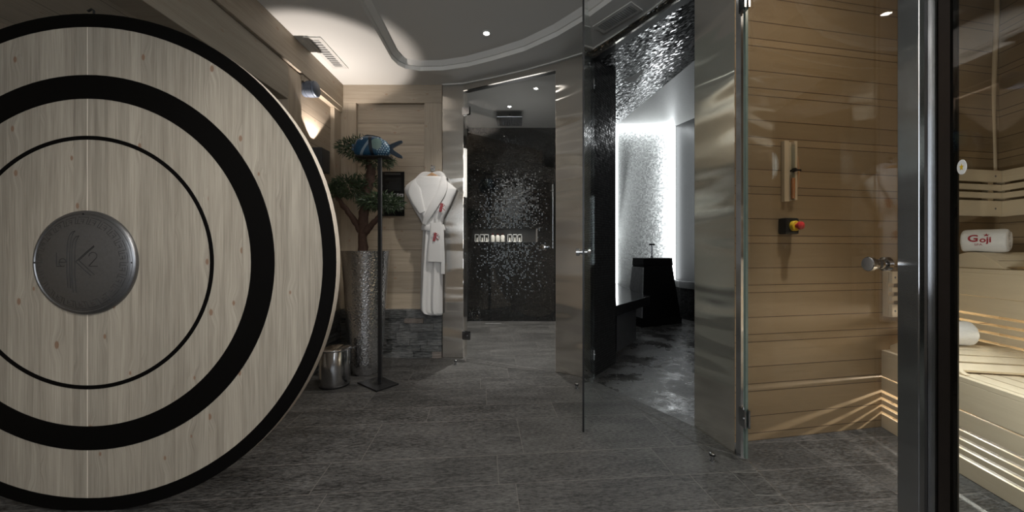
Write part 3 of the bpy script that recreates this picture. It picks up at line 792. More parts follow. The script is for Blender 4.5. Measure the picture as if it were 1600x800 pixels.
strokes = [cp([(303, 345), (303, 433), (347, 433)]), cp([(325, 406), (370, 406)] + [(346 + 24 * math.cos(a / 20 * PI), 408 - 25 * math.sin(a / 20 * PI)) for a in range(1, 35)]),
  cp([(415, 205), (396, 214), (383, 233), (376, 262), (374, 300), (374, 570)]), cp([(415, 205), (404, 225), (396, 252), (393, 285), (393, 572)]),
  cp([(446, 237), (427, 243), (414, 262), (408, 290), (406, 330), (406, 600)]), cp([(446, 237), (436, 255), (428, 278), (426, 310), (426, 602)]),
  cp([(543, 300), (432, 403), (527, 493)]), cp([(545, 306), (452, 395), (548, 485)]),
  cp([(514, 368), (519, 352), (534, 343), (551, 345), (563, 358), (562, 376), (514, 432), (570, 432)])]
for s_ in strokes: m.tube([dp(*q) for q in dense(s_)], .0013, 6)
subpart('lettering', m, 'engrave', md, rd)
m = MB(); N = 22
for i in range(N):
    for stx in ([(0, 0), (0, 1), (.8, 1)], [(.32, 0), (.32, .68), (.62, .68)], [(.32, .36), (.55, .36)], [(.8, .05), (.8, .78)], [(.55, 0), (1, 0)]):
        q = []
        for u, v in dense(stx, .25):
            a = (i + u) / N * 2 * PI; r = .745 + .125 * v; q.append(dp(r * math.cos(a), r * math.sin(a)))
        m.tube(q, .0008, 5)
subpart('meander_border', m, 'engrave', md, rd)
for a in (90, 0, 180):
    p = dp(.93 * math.cos(math.radians(a)), .93 * math.sin(math.radians(a)))
    m = MB(); m.lathe([(0, -.0022), (.003, -.0018), (.0034, 0)], p, 12, 'y'); subpart('screw', m, 'engrave', md, rd, smooth=True)
m = MB(); x, z = DC[0], DC[2] + R0
m.box(x - .02, x + .022, DY + .002, DY + .03, z - .004, z + .006); m.tube([(x + .012, DY + .012, z), (x + .012, DY + .012, z + .024), (x + .003, DY + .012, z + .03), (x - .012, DY + .012, z + .022)], .004, 8)
part('top_catch', m, 'black', rd)

# ------------------------------------------------------------------ display stand with carved fish
sx, sy = -1.0, 2.64
t = thing('display_stand', 'thin black metal stand with flat base carrying the blue fish', 'stand', (sx, sy, 0))
m = MB(); R = Matrix.Translation((sx - .01, sy - .01, 0)) @ Matrix.Rotation(math.radians(13), 4, 'Z')
b4 = [at(558, 599, 1), at(588, 613, 1), at(622, 601, 1), at(594, 590, 1)]
bp = []
for px, py in ((558, 599.5), (588, 613), (623, 601.5), (595, 590)):
    Y = F / (py - 392); bp.append(((px - 800) / F * Y, Y))
m.prism(bp, 0, .012); part('base_plate', m, 'black', t, bevel=.002)
m = MB(); m.box(sx + .006, sx + .032, sy - .012, sy + .012, .012, 1.692); part('pole', m, 'black', t, bevel=.002)
m = MB(); m.box(sx - .145, sx + .10, sy - .05, sy + .05, 1.692, 1.698); part('top_plate', m, 'black', t)
fx, fy, fz = sx - .022, sy, 1.698
t = thing('carved_fish', 'blue painted fish with white dots lying on top of the black stand', 'fish ornament', (fx, fy, fz))
m = MB()
secs = [(-.148, .03, .062, .015), (-.138, .012, .10, .035), (-.115, .0, .128, .052), (-.07, .0, .148, .062), (-.02, .0, .152, .066), (.04, .0, .142, .062), (.085, .0, .118, .050), (.108, .012, .092, .034), (.118, .03, .075, .018)]
def fishf(u, v):
    f = v * (len(secs) - 1); i = min(int(f), len(secs) - 2); w = f - i
    x, lo, hi, wd = [a + (b - a) * w for a, b in zip(secs[i], secs[i + 1])]
    a = u * 2 * PI; ca, sa = math.cos(a), math.sin(a)
    sa = math.copysign(abs(sa) ** .75, sa); ca = math.copysign(abs(ca) ** .8, ca)
    return (fx + x, fy + wd * ca, fz + (lo + hi) / 2 + (hi - lo) / 2 * sa)
vs = m.grid(fishf, 28, 33, True); m.b.faces.new(vs[0]); m.b.faces.new(vs[-1][::-1])
part('body', m, 'fish', t, smooth=True)
def flat(pts, y0, y1):
    m = MB(); a = [m.b.verts.new((x, y0, z)) for x, z in pts]; b = [m.b.verts.new((x, y1, z)) for x, z in pts]
    m.b.faces.new(a); m.b.faces.new(b[::-1]); n = len(pts)
    for i in range(n): m.b.faces.new((a[i], b[i], b[(i + 1) % n], a[(i + 1) % n]))
    return m
part('tail_fin', flat([(fx + x, fz + z) for x, z in [(.100, .062), (.105, .082), (.135, .098), (.185, .118), (.207, .120), (.208, .106), (.195, .098), (.145, .070), (.12, .055)]], fy - .012, fy + .012), 'fin', t, bevel=.003)
part('tail_fin', flat([(fx + x, fz + z) for x, z in [(.100, .070), (.095, .050), (.13, .018), (.175, -.006), (.207, -.010), (.208, .005), (.19, .018), (.15, .045), (.13, .068)]], fy - .012, fy + .012), 'fin', t, bevel=.003)
part('dorsal_fin', flat([(fx + x, fz + z) for x, z in [(-.075, .145), (-.072, .158), (-.05, .164), (.0, .158), (.045, .146), (.05, .138), (-.02, .150)]], fy - .010, fy + .010), 'fin', t, bevel=.002)
m = MB(); m.lathe([(0, -.006), (.006, -.005), (.009, 0)], (fx - .073, fy - .054, fz + .118), 16, 'y'); part('eye', m, 'white_plastic', t, smooth=True)
m = MB(); m.lathe([(0, -.008), (.004, -.006)], (fx - .073, fy - .054, fz + .118), 12, 'y'); part('pupil', m, 'black', t)
m = MB()
for dz in (.0, .02): m.tube([(fx - .150, fy - .018, fz + .055 + dz * 1.3), (fx - .160, fy, fz + .055 + dz * 1.3), (fx - .150, fy + .018, fz + .055 + dz * 1.3)], .010, 10)
part('lips', m, 'fish', t, smooth=True)

# ------------------------------------------------------------------ potted tree
px_, py_ = -1.215, 2.955
t = thing('potted_tree', 'small cloud-pruned tree in a tall hammered silver pot behind the stand', 'potted tree', (px_, py_, 0))
m = MB(); m.lathe([(0, 0), (.118, 0), (.124, .006), (.132, .1), (.150, .4), (.172, .75), (.190, .99), (.193, 1.0), (.186, 1.0), (.176, .93), (0, .93)], (px_, py_, 0), 64)
part('pot', m, 'hammered', t, 'tall tapering hammered metal pot', smooth=True)
m = MB(); m.lathe([(0, .945), (.12, .945), (.178, .935)], (px_, py_, 0), 32); part('soil', m, 'bark', t)
TY = 2.955
def T(px, py, dy=0): return at(px, py, TY + dy)
rt = random.Random(4)
def limb(pts, rs, name):
    m = MB(); P = []; Rr = []
    for i in range(len(pts) - 1):
        for k in range(4):
            f = k / 4; p = pts[i].lerp(pts[i + 1], f); P.append(p + Vector((rt.uniform(-1, 1), rt.uniform(-1, 1), 0)) * .004); Rr.append((rs[i] + (rs[i + 1] - rs[i]) * f) * rt.uniform(.9, 1.1))
    P.append(pts[-1]); Rr.append(rs[-1]); m.tube(P, Rr, 12); part(name, m, 'bark', t, smooth=True)
limb([T(567, 402), T(567, 370), T(567, 345), T(570, 320), T(575, 295, .0), T(580, 268), T(576, 250)], [.040, .036, .040, .036, .038, .040, .018], 'trunk')
limb([T(564, 362), T(552, 342, -.02), T(537, 322, -.04), T(524, 305, -.05)], [.03, .024, .022, .012], 'branch')
limb([T(569, 365), T(582, 350, -.02), T(593, 338, -.03), T(598, 322, -.04)], [.03, .024, .02, .012], 'branch')
limb([T(574, 300), T(560, 292, .03), T(548, 285, .04)], [.02, .014, .01], 'branch')
def leaves(m, c, rx, ry, rz, n):
    for _ in range(n):
        while True:
            v = Vector((rt.uniform(-1, 1), rt.uniform(-1, 1), rt.uniform(-1, 1)))
            if .1 < v.length < 1: break
        p = Vector(c) + Vector((v.x * rx, v.y * ry, v.z * rz)); d = (Vector((v.x, v.y, v.z * .8 + .15)) + Vector((rt.uniform(-1, 1), rt.uniform(-1, 1), rt.uniform(-1, 1))) * .65).normalized()
        L = rt.uniform(.035, .065); s = d.cross(Vector((rt.uniform(-1, 1), rt.uniform(-1, 1), rt.uniform(-1, 1)))).normalized() * rt.uniform(.0035, .005); dr = Vector((0, 0, -L * .15))
        m.face([p, p + d * L * .45 + s, p + d * L + dr]); 
        m.b.faces.new([m.b.verts[-3] if False else m.b.verts.new(p), m.b.verts.new(p + d * L + dr), m.b.verts.new(p + d * L * .45 - s)])
for (qx, qy, dy), (rx, ry, rz), n in (((566, 232, 0), (.20, .13, .075), 1100), ((590, 250, 0), (.13, .11, .065), 500), ((548, 292, -.02), (.145, .12, .085), 850), ((575, 283, .04), (.08, .08, .05), 150), ((526, 297, -.05), (.06, .08, .05), 260), ((598, 316, -.05), (.165, .12, .065), 950), ((575, 316, -.02), (.08, .08, .04), 200)):
    m = MB(); leaves(m, T(qx, qy, dy), rx, ry, rz, n); part('foliage', m, 'leaf', t, fixn=False)

# ------------------------------------------------------------------ pedal bin
bx_, by_ = -1.325, 2.655
t = thing('waste_bin', 'small round chrome waste bin at the foot of the hammered pot', 'waste bin', (bx_, by_, 0))
m = MB(); m.lathe([(0, .004), (.098, .004), (.100, .0), (.104, .004), (.106, .02), (.106, .262), (.104, .266), (0, .266)], (bx_, by_, 0), 56); part('body', m, 'chrome_soft', t, smooth=True)
m = MB(); m.lathe([(.107, .266), (.110, .272), (.108, .280), (.09, .289), (.05, .297), (0, .300)], (bx_, by_, 0), 56); part('lid', m, 'chrome', t, smooth=True)
m = MB(); m.box(bx_ + .088, bx_ + .135, by_ + .02, by_ + .05, .262, .280); part('hinge', m, 'chrome_soft', t, bevel=.004)
m = MB(); m.lathe([(.099, 0), (.107, 0), (.107, .012), (.105, .014)], (bx_, by_, 0), 48); part('base_ring', m, 'black', t, smooth=True)

# ------------------------------------------------------------------ black information sign
zt, zb, xa, xb = 1.748, 1.33, -1.232, -1.018; ys = YB + .018
sg = tag(obj('information_sign', MB().box(xa, xb, ys - .008, ys, zb, zt) , 'sign_black'), 'black printed sign with white pictograms on the wood behind the tree', 'sign')
m = MB(); m.box(xa + .03, xb - .035, ys - .009, ys - .0079, zt - .028, zt - .014)
for i in range(9):
    w = rt.uniform(.10, .15); z = zt - .06 - i * .014; m.box(xb - .03 - w, xb - .03, ys - .009, ys - .0079, z - .003, z)
obj('text_lines', m, 'sign_grey', sg)
m = MB()
for r in range(3):
    for c_ in range(4):
        x = xa + .026 + c_ * .047; z = zt - .205 - r * .058; o_ = .004
        m.prism([(x, ys - .009), (x + .040, ys - .009), (x + .040, ys - .0079), (x, ys - .0079)], z - .038, z - .004 if c_ % 2 else z)
m2 = MB()
for r in range(3):
    for c_ in range(4):
        x = xa + .026 + c_ * .047; z = zt - .205 - r * .058
        m2.lathe([(0, -.0012), (.009, -.001), (.009, 0)], (x + .02, ys - .009, z - .02), 10, 'y')
obj('pictogram', m, 'sign_white', sg); obj('pictogram_detail', m2, 'sign_grey', sg)

# ------------------------------------------------------------------ bathrobe on its hook
RY = 3.285
def RP(px, py, dy=0): return at(px, py, RY + dy)
hk = RP(675, 262); yw = YB - .02
t = thing('coat_hook', 'small chrome coat hook above the white bathrobe', 'hook', (hk.x, yw, hk.z))
m = MB(); m.box(hk.x - .02, hk.x + .02, yw - .008, yw, hk.z - .025, hk.z + .025); part('wall_plate', m, 'chrome', t, bevel=.003)
m = MB(); m.tube([(hk.x, yw - .006, hk.z + .004), (hk.x, yw - .035, hk.z), (hk.x, yw - .055, hk.z + .010), (hk.x, yw - .06, hk.z + .025)], .006, 10); part('hook_arm', m, 'chrome', t, smooth=True)
t = thing('coat_hanger', 'wooden hanger holding the white bathrobe by its shoulders', 'hanger', tuple(RP(675, 280)))
m = MB(); c = RP(675, 272); m.tube([RP(648, 291), RP(660, 281), RP(675, 272), RP(690, 280), RP(706, 292)], [.010, .013, .016, .013, .010], 10)
part('shoulder_bar', m, 'hanger', t, smooth=True)
m = MB(); m.tube([c, c + Vector((0, 0, .03))] + [c + Vector((.016 * math.sin(a), 0, .047 - .016 * math.cos(a))) for a in (0, .8, 1.6, 2.4, 3.2, 4.0)], .0022, 8); part('wire_hook', m, 'chrome', t)

rb = thing('bathrobe', 'white terry bathrobe with red embroidery hanging on the wooden wall', 'bathrobe', tuple(RP(675, 490)))
# outline rows: y, left x, right x, half depth
rows = [(276, 655, 689, .035), (279, 650, 694, .045), (284, 642, 700, .05), (290, 635, 708, .055), (296, 632, 714, .058), (303, 634, 712, .062), (312, 639, 708, .066), (322, 644, 704, .07), (332, 650, 699, .068), (342, 656, 694, .062), (350, 660, 692, .055), (356, 662, 691, .052), (364, 661, 692, .055), (380, 660, 692, .057), (400, 659, 692, .058), (425, 658, 692, .06), (450, 657.5, 692, .06), (470, 657, 692, .06), (484, 657.5, 692, .058), (489, 661, 692, .052), (492, 672, 691, .03)]
def robe(u, v):
    f = v * (len(rows) - 1); i = min(int(f), len(rows) - 2); w = f - i
    y, l, r, d = [a + (b - a) * w for a, b in zip(rows[i], rows[i + 1])]
    a = u * 2 * PI; ca, sa = math.cos(a), math.sin(a)
    ca = math.copysign(abs(ca) ** .8, ca); x = (l + r) / 2 + (r - l) / 2 * ca
    fold = 1 + (.18 * math.sin(ca * 6 + y * .012) + .10 * math.sin(ca * 13 + 1.3 + y * .02)) * min(1, max(0, (y - 300) / 60))
    dy = -d * (abs(sa) ** .7) * fold if sa > 0 else d * .25 * abs(sa)
    return at(x, y, RY) + Vector((0, dy, 0))
m = MB(); vs = m.grid(robe, 64, 90, True); m.b.faces.new(vs[0]); m.b.faces.new(vs[-1][::-1]); part('robe_body', m, 'terry', rb, smooth=True)
def strip(path, widths, thick, name, mat='terry', seg=14, label=None):
    """a flat rounded band: path points in world, each with half width (across, in the XZ plane)"""
    P = [Vector(p) for p in path]; n = len(P); Q = []; W = []
    for i in range(n - 1):
        for k in range(6):
            f = k / 6
            p0, p1, p2, p3 = P[max(i - 1, 0)], P[i], P[i + 1], P[min(i + 2, n - 1)]
            Q.append(.5 * ((2 * p1) + (p2 - p0) * f + (2 * p0 - 5 * p1 + 4 * p2 - p3) * f * f + (3 * p1 - p0 - 3 * p2 + p3) * f ** 3)); W.append(widths[i] + (widths[i + 1] - widths[i]) * f)
    Q.append(P[-1]); W.append(widths[-1]); m = MB(); rings = []
    for i, p in enumerate(Q):
        tg = (Q[min(i + 1, len(Q) - 1)] - Q[max(i - 1, 0)]).normalized(); a = tg.cross(Vector((0, 1, 0)))
        a = a.normalized() if a.length > 1e-3 else Vector((1, 0, 0)); b = a.cross(tg).normalized()
        rings.append([m.b.verts.new(p + a * W[i] * math.copysign(abs(math.cos(2 * PI * j / seg)) ** .7, math.cos(2 * PI * j / seg)) + b * thick * math.copysign(abs(math.sin(2 * PI * j / seg)) ** .7, math.sin(2 * PI * j / seg))) for j in range(seg)])
    for A, B in zip(rings, rings[1:]):
        for j in range(seg): m.b.faces.new((A[j], A[(j + 1) % seg], B[(j + 1) % seg], B[j]))
    m.b.faces.new(rings[0][::-1]); m.b.faces.new(rings[-1])
    return part(name, m, mat, rb, label, smooth=True)
strip([RP(690, 279, -.02), RP(693, 287, -.055), RP(690, 300, -.07), RP(680, 318, -.078), RP(670, 335, -.075), RP(663, 350, -.06)], [.030, .038, .042, .040, .034, .022], .014, 'lapel')
strip([RP(657, 280, -.02), RP(650, 288, -.046), RP(648, 300, -.060), RP(653, 316, -.072), RP(660, 332, -.074)], [.030, .050, .062, .050, .026], .007, 'lapel')
strip([RP(652, 281, -.012), RP(662, 273, .01), RP(675, 273, .02), RP(688, 272, .01), RP(695, 281, -.015)], [.022, .026, .024, .026, .024], .014, 'collar')
strip([RP(659.5, 355, -.02), RP(666, 356, -.062), RP(677, 357, -.068), RP(688, 356, -.062), RP(694, 355, -.02)], [.028] * 5, .008, 'belt')
strip([RP(681, 348, -.078), RP(681.5, 365, -.082), RP(680, 385, -.084), RP(679, 409, -.082)], [.052, .056, .060, .066], .005, 'belt_end')
strip([RP(690, 352, -.055), RP(691, 380, -.066), RP(692, 405, -.066), RP(692, 428, -.062)], [.018, .018, .018, .018], .005, 'belt_end')
def kmark(cx, cy, s, dy):
    def q(x, y, e=0): return RP(cx + x * s, cy - y * s, dy - e)
    m = MB()
    for st_, r in (([(1.0, 8), (-1.2, 2), (-3, -8)], .0062), ([(3.2, 7), (1.2, 1), (-.5, -8)], .0062), ([(6.5, 4.5), (1, 0), (6.5, -5.5)], .0035), ([(-2.5, 7.5), (-1, 5)], .003)):
        m.tube([q(*a) for a in st_], r * s, 6)
    part('embroidery', m, 'red_thread', rb, 'red embroidered letter emblem')
    m = MB()
    for st_ in ([(-7, 2.5), (-7, -1.5), (-5, -1.5)], [(-4.8, 0), (-3.2, .3), (-4, 1.4), (-4.9, 0), (-3.4, -1.3)], [(7, 2), (8.4, 2.5), (8.8, 1), (7, -1.5), (9, -1.5)]): m.tube([q(*a) for a in st_], .0016 * s, 5)
    part('embroidery', m, 'grey_thread', rb, 'small grey embroidered letters')
kmark(689.5, 324, .85, -.086); kmark(679.5, 370, .85, -.092)

# ------------------------------------------------------------------ shower fittings
c = Vector((-.03, 4.55, 0))
t = thing('rain_shower_head', 'square flat rain shower head below the ceiling inside the dark cabin', 'shower head', (c.x, c.y, 2.62))
m = MB(); m.box(c.x - .16, c.x + .16, c.y - .16, c.y + .16, 2.655, 2.668); part('plate', m, 'chrome_soft', t, bevel=.003)
m = MB(); m.tube([(c.x, c.y, 2.668), (c.x, c.y, 2.75)], .012, 12); part('ceiling_arm', m, 'chrome_soft', t, smooth=True)
m = MB()
for i in range(9):
    for j in range(9): m.box(c.x - .135 + i * .0325, c.x - .125 + i * .0325, c.y - .135 + j * .0325, c.y - .125 + j * .0325, 2.653, 2.6552)
part('nozzles', m, 'black', t)
def lantern(x, label):
    y, z = 5.115, 1.128; h, w = .112, .031
    t = thing('candle_lantern', label, 'lantern', (x, y, z), group='lanterns in the shower niche')
    m = MB()
    for a in (-w, w - .007):
        for b in (-w, w - .007): m.box(x + a, x + a + .007, y + b, y + b + .007, z, z + h)
    m.box(x - w, x + w, y - w, y + w, z, z + .007); m.box(x - w, x + w, y - w, y + w, z + h - .012, z + h - .002)
    part('frame', m, 'white_plastic', t)
    m = MB(); m.lathe([(0, 0), (.011, 0), (.011, .06), (0, .061)], (x, y, z + .007), 12); part('candle', m, 'candle', t, smooth=True)
def niche_x(px): return (px - 800) / F * 5.115
for i, px in enumerate((745.5, 753.5, 760.5, 796.5, 804.5, 812)):
    names = ['first white framed lantern from the left in the shower niche', 'second white lantern from the left in the shower niche', 'third white lantern in the niche, beside the first bottle', 'fourth white lantern in the niche, just right of the bottles', 'fifth white lantern from the left in the shower niche', 'rightmost white framed lantern in the shower niche']
    lantern(niche_x(px), names[i])
for px, lb in ((770, 'left white bottle in the shower niche between the lanterns'), (777.8, 'middle white bottle of the three in the shower niche'), (785.5, 'right white bottle of the three in the shower niche')):
    x = niche_x(px); t = thing('white_bottle', lb, 'bottle', (x, 5.115, 1.128), group='white bottles in the shower niche')
    m = MB(); m.lathe([(0, 0), (.029, 0), (.031, .004), (.031, .08), (.026, .094), (.012, .103), (.011, .108), (0, .108)], (x, 5.115, 1.128), 20); part('body', m, 'candle', t, smooth=True)
    m = MB(); m.lathe([(.0125, .104), (.0125, .120), (0, .121)], (x, 5.115, 1.128), 14); part('cap', m, 'red_plastic', t, 'reddish cap', smooth=True)

# ------------------------------------------------------------------ steam room furniture
t = thing('stone_bench', 'black polished stone bench along the left side of the steam room', 'bench', (1.2, 3.9, 0))
m = MB(); m.prism([(.945, 3.23), (1.52, 3.92), (1.51, 4.08), (1.59, 5.49), (1.578, 5.49)], .405, .50); part('seat_slab', m, 'bench_stone', t, bevel=.004)
m = MB(); m.prism([(1.03, 3.50), (1.375, 3.94), (1.50, 5.3), (1.545, 5.40)], 0.002, .405); part('riser', m, 'bench_side', t)
t = thing('stone_bench', 'dark stone bench on mosaic base at the right side of the steam room', 'bench', (2.6, 4.9, 0))
m = MB(); m.prism([(2.50, 5.49), (2.445, 5.2), (2.62, 4.78), (2.99, 4.2), (2.53, 5.49)][:4] + [(2.98, 4.25)], .46, .56); part('seat_slab', m, simple('grey_polished_stone', (.12, .12, .12), .2), t, bevel=.003)
m = MB(); m.prism([(2.52, 5.49), (2.49, 5.25), (2.66, 4.8), (2.98, 4.3)], 0.002, .46); part('riser', m, 'mosaic_black', t)
t = thing('pedestal_basin', 'tapered black pedestal basin with a tap before the glowing wall', 'basin', (1.98, 5.0, 0))
FL, FR, BR, BL = (1.70, 4.63), (2.33, 4.90), (2.24, 5.26), (1.62, 4.98)
fl, fr, br, bl = (1.760, 4.73), (2.20, 4.91), (2.13, 5.16), (1.70, 4.97)
def lv(a, b, f): return (a[0] + (b[0] - a[0]) * f, a[1] + (b[1] - a[1]) * f)
def frust(z0, z1, f0, f1, grow=0.0):
    m = MB(); c0 = Vector((1.98, 4.95))
    lo = [lv(a, b, f0) for a, b in zip((FL, FR, BR, BL), (fl, fr, br, bl))]; hi = [lv(a, b, f1) for a, b in zip((FL, FR, BR, BL), (fl, fr, br, bl))]
    g_ = lambda p: Vector(p) + (Vector(p) - c0).normalized() * grow
    m.hexa([(*g_(p), z0) for p in lo], [(*g_(p), z1) for p in hi]); return m
part('foot', frust(.002, .09, 0, .03, .015), 'pedestal', t, bevel=.006)
part('shaft', frust(.09, .80, .03, .86), 'pedestal', t, bevel=.005)
part('rim', frust(.80, .905, .86, .92, .008), 'pedestal', t, bevel=.006)
m = MB(); a_, b_ = Vector((*lv(FL, fl, .06), .12)), Vector((*lv(BL, bl, .06), .12)); c_, d_ = Vector((*lv(BL, bl, .84), .78)), Vector((*lv(FL, fl, .84), .78))
o_ = Vector((-.012, -.004, 0)); m.hexa([a_, b_, c_, d_], [a_ + o_, b_ + o_, c_ + o_, d_ + o_]); part('lit_side', m, 'pedestal_side', t, 'left side lightened as if lit', bevel=.003)  # pale sheet over the left face paints the light falling on it
m = MB(); c = at(1018, 404, 4.95); c = Vector((1.945, 4.95, .905)); m.tube([c, c + Vector((0, 0, .175))], .014, 14); m.tube([c + Vector((0, 0, 0)), c + Vector((0, 0, .02))], [.03, .02], 14)
m.box(c.x - .04, c.x + .04, c.y - .014, c.y + .014, c.z + .172, c.z + .196); part('tap', m, 'chrome_soft', t, smooth=True)
def led(name_lab, box, lt):
    t = thing('led_strip', name_lab, 'led light', ((box[0] + box[1]) / 2, (box[2] + box[3]) / 2, box[4]), group='led strips around the glowing steam room wall')
    m = MB(); m.box(*box); part('diffuser', m, 'led', t)
    loc, size, sy_, tgt, e = lt
    o = light('led_glow', 'AREA', loc, e, (.93, .98, 1), tgt, t, shape='RECTANGLE', size=size, size_y=sy_)
led('vertical light strip at the left edge of the glowing steam wall', (1.595, 1.622, 5.455, 5.495, .5, 2.92), ((1.64, 5.40, 1.6), .04, 2.3, (2.0, 5.25, 1.55), 5))
led('vertical light strip at the right edge of the glowing steam wall', (2.44, 2.515, 5.47, 5.495, .56, 2.92), ((2.43, 5.36, 1.75), .04, 2.3, (1.95, 5.52, 1.75), 8))
led('horizontal light strip at the top of the glowing steam wall', (1.622, 2.44, 5.47, 5.495, 2.895, 2.925), ((2.0, 5.38, 2.90), .8, .04, (2.0, 5.52, 2.2), 2.5))
light('steam_room_light', 'AREA', (2.1, 4.3, 2.6), 5, (.95, .98, 1), (1.4, 3.2, 0), shape='DISK', size=.3)

# ------------------------------------------------------------------ sauna benches
KS = -.40
def sau(name, label, cat, x=0, y=0, z=0, group=None):
    p = sw(x, y); return thing(name, label, cat, (p[0], p[1], z), SA, group)
def plank(m, y0, y1, z0, z1, x1=1.88, x0=.004):
    return m.prism([(KS * y0 + x0, y0), (x1, y0), (x1, y1), (KS * y1 + x0, y1)], z0, z1)
def bench(label, y0, y1, zb, zt, boards, n):
    t = sau('sauna_bench', label, 'bench')
    for a, b in boards:
        m = MB(); plank(m, y0, y0 + .012, a, b); part('front_board', m, 'bench', t, world=False, bevel=.0015)
    w = (y1 - y0 - .03) / n
    m = MB(); plank(m, y0 + .0, y0 + .03, zt - .022, zt); part('nosing', m, 'bench', t, world=False, bevel=.002)
    for i in range(n):
        a = y0 + .036 + i * w; m = MB(); plank(m, a, a + w - .009, zt - .022, zt); part('seat_slat', m, 'bench', t, world=False, bevel=.002)
    for x in (.35, .85, 1.35, 1.8):
        m = MB(); m.box(x, x + .03, y0 + .012, y0 + .035, zb, zt - .022); part('batten', m, 'bench_v', t, world=False)
        m = MB(); m.box(x, x + .03, y0 + .035, y1, zt - .06, zt - .022); part('bearer', m, 'bench_v', t, world=False)
    return t
bench('low pale wooden sauna bench with glowing slits in its front', 0, .42, 0, .438, [(.002, .0775), (.0925, .1175), (.1325, .1575), (.1725, .1975), (.2125, .285), (.292, .416)], 5)
bench('high pale wooden sauna bench behind the low bench', .42, .835, .0, .904, [(.44, .517), (.529, .566), (.580, .609), (.623, .651), (.665, .755), (.757, .882)], 5)
# backrests
def backrest(label, org, d, n, L, zs, posts):
    """org: start point on the wall, d along the wall, n into the room"""
    o = Vector((*org, zs[0][0])); t = thing('sauna_wall_rest', label, 'backrest', tuple(o), math.atan2(d[1], d[0]))
    sgn = 1 if (Vector((-d[1], d[0])).dot(Vector(n)) > 0) else -1
    R = Matrix.Scale(sgn, 4, (0, 1, 0))
    for p in posts:
        m = MB(); m.box(p, p + .04, .002, .028, 0, zs[-1][1] - zs[0][0]); part('batten', m.xf(R), 'bench_v', t, world=False)
    for a, b in zs:
        m = MB(); m.box(0, L, .029, .047, a - zs[0][0], b - zs[0][0]); part('slat', m.xf(R), 'bench', t, world=False, bevel=.002)
    m = MB()
    for p in posts:
        for a, b in (zs[0], zs[-1]): m.lathe([(0, .002), (.006, .001), (.006, 0)], (p + .02, .047, (a + b) / 2 - zs[0][0]), 10, 'y')
    part('screws', m.xf(R), 'vent_dark', t, world=False)
wd = Vector((.9843, .1765)); wn_ = Vector((.1765, -.9843))
zs_ = [(1.205, 1.297), (1.312, 1.345), (1.360, 1.393), (1.409, 1.478)]
backrest('slatted wooden backrest on the sauna back wall above the high bench', (2.45, wa(2.45)), wd, wn_, .47, zs_, [.04, .40])
pr = sw(-.345, .838); backrest('slatted wooden backrest on the right sauna wall beside the corner', pr, SX, -SY, 1.9, zs_, [.03, .9, 1.8])
backrest('low slatted wooden backrest on the sauna wall above the low bench', (2.105, wa(2.105)), wd, wn_, .40, [(.630, .70), (.722, .748), (.770, .796), (.818, .885)], [.0, .34])
# headrests
def headrest(label, x0, x1, y0, y1, z, h, nsl):
    t = sau('wooden_headrest', label, 'headrest')
    def prof(f): return h * (math.sin(PI * min(1, f * .92 + .10)) ** .85)
    for y in (y0, y1 - .02):
        m = MB(); n = 20; pr_ = [(x0 + (x1 - x0) * i / n, z + .001 + max(.004, prof(i / n))) for i in range(n + 1)] + [(x1, z + .001), (x0, z + .001)]
        a = [m.b.verts.new((px, y, pz)) for px, pz in pr_]; b = [m.b.verts.new((px, y + .02, pz)) for px, pz in pr_]
        m.b.faces.new(a); m.b.faces.new(b[::-1])
        for i in range(len(pr_)): m.b.faces.new((a[i], b[i], b[(i + 1) % len(pr_)], a[(i + 1) % len(pr_)]))
        part('side_board', m, 'bench', t, world=False, bevel=.0015)
    for i in range(nsl):
        f = .16 + .72 * i / (nsl - 1); x = x0 + (x1 - x0) * f; zz = z + prof(f); f2 = f + .01
        sl = math.atan2(prof(f2) - prof(f), (x1 - x0) * .01)
        m = MB(); m.box(-.022, .022, y0 + .02, y1 - .02, -.014, .0)
        m.xf(Matrix.Translation((x, 0, zz)) @ Matrix.Rotation(-sl, 4, 'Y')); part('slat', m, 'bench', t, world=False, bevel=.002)
headrest('arched wooden headrest at the front of the high bench under the rolled towel', -.158, .14, .435, .80, .904, .088, 6)
headrest('arched wooden headrest on the low bench against the wall', .02, .42, .03, .40, .438, .085, 7)

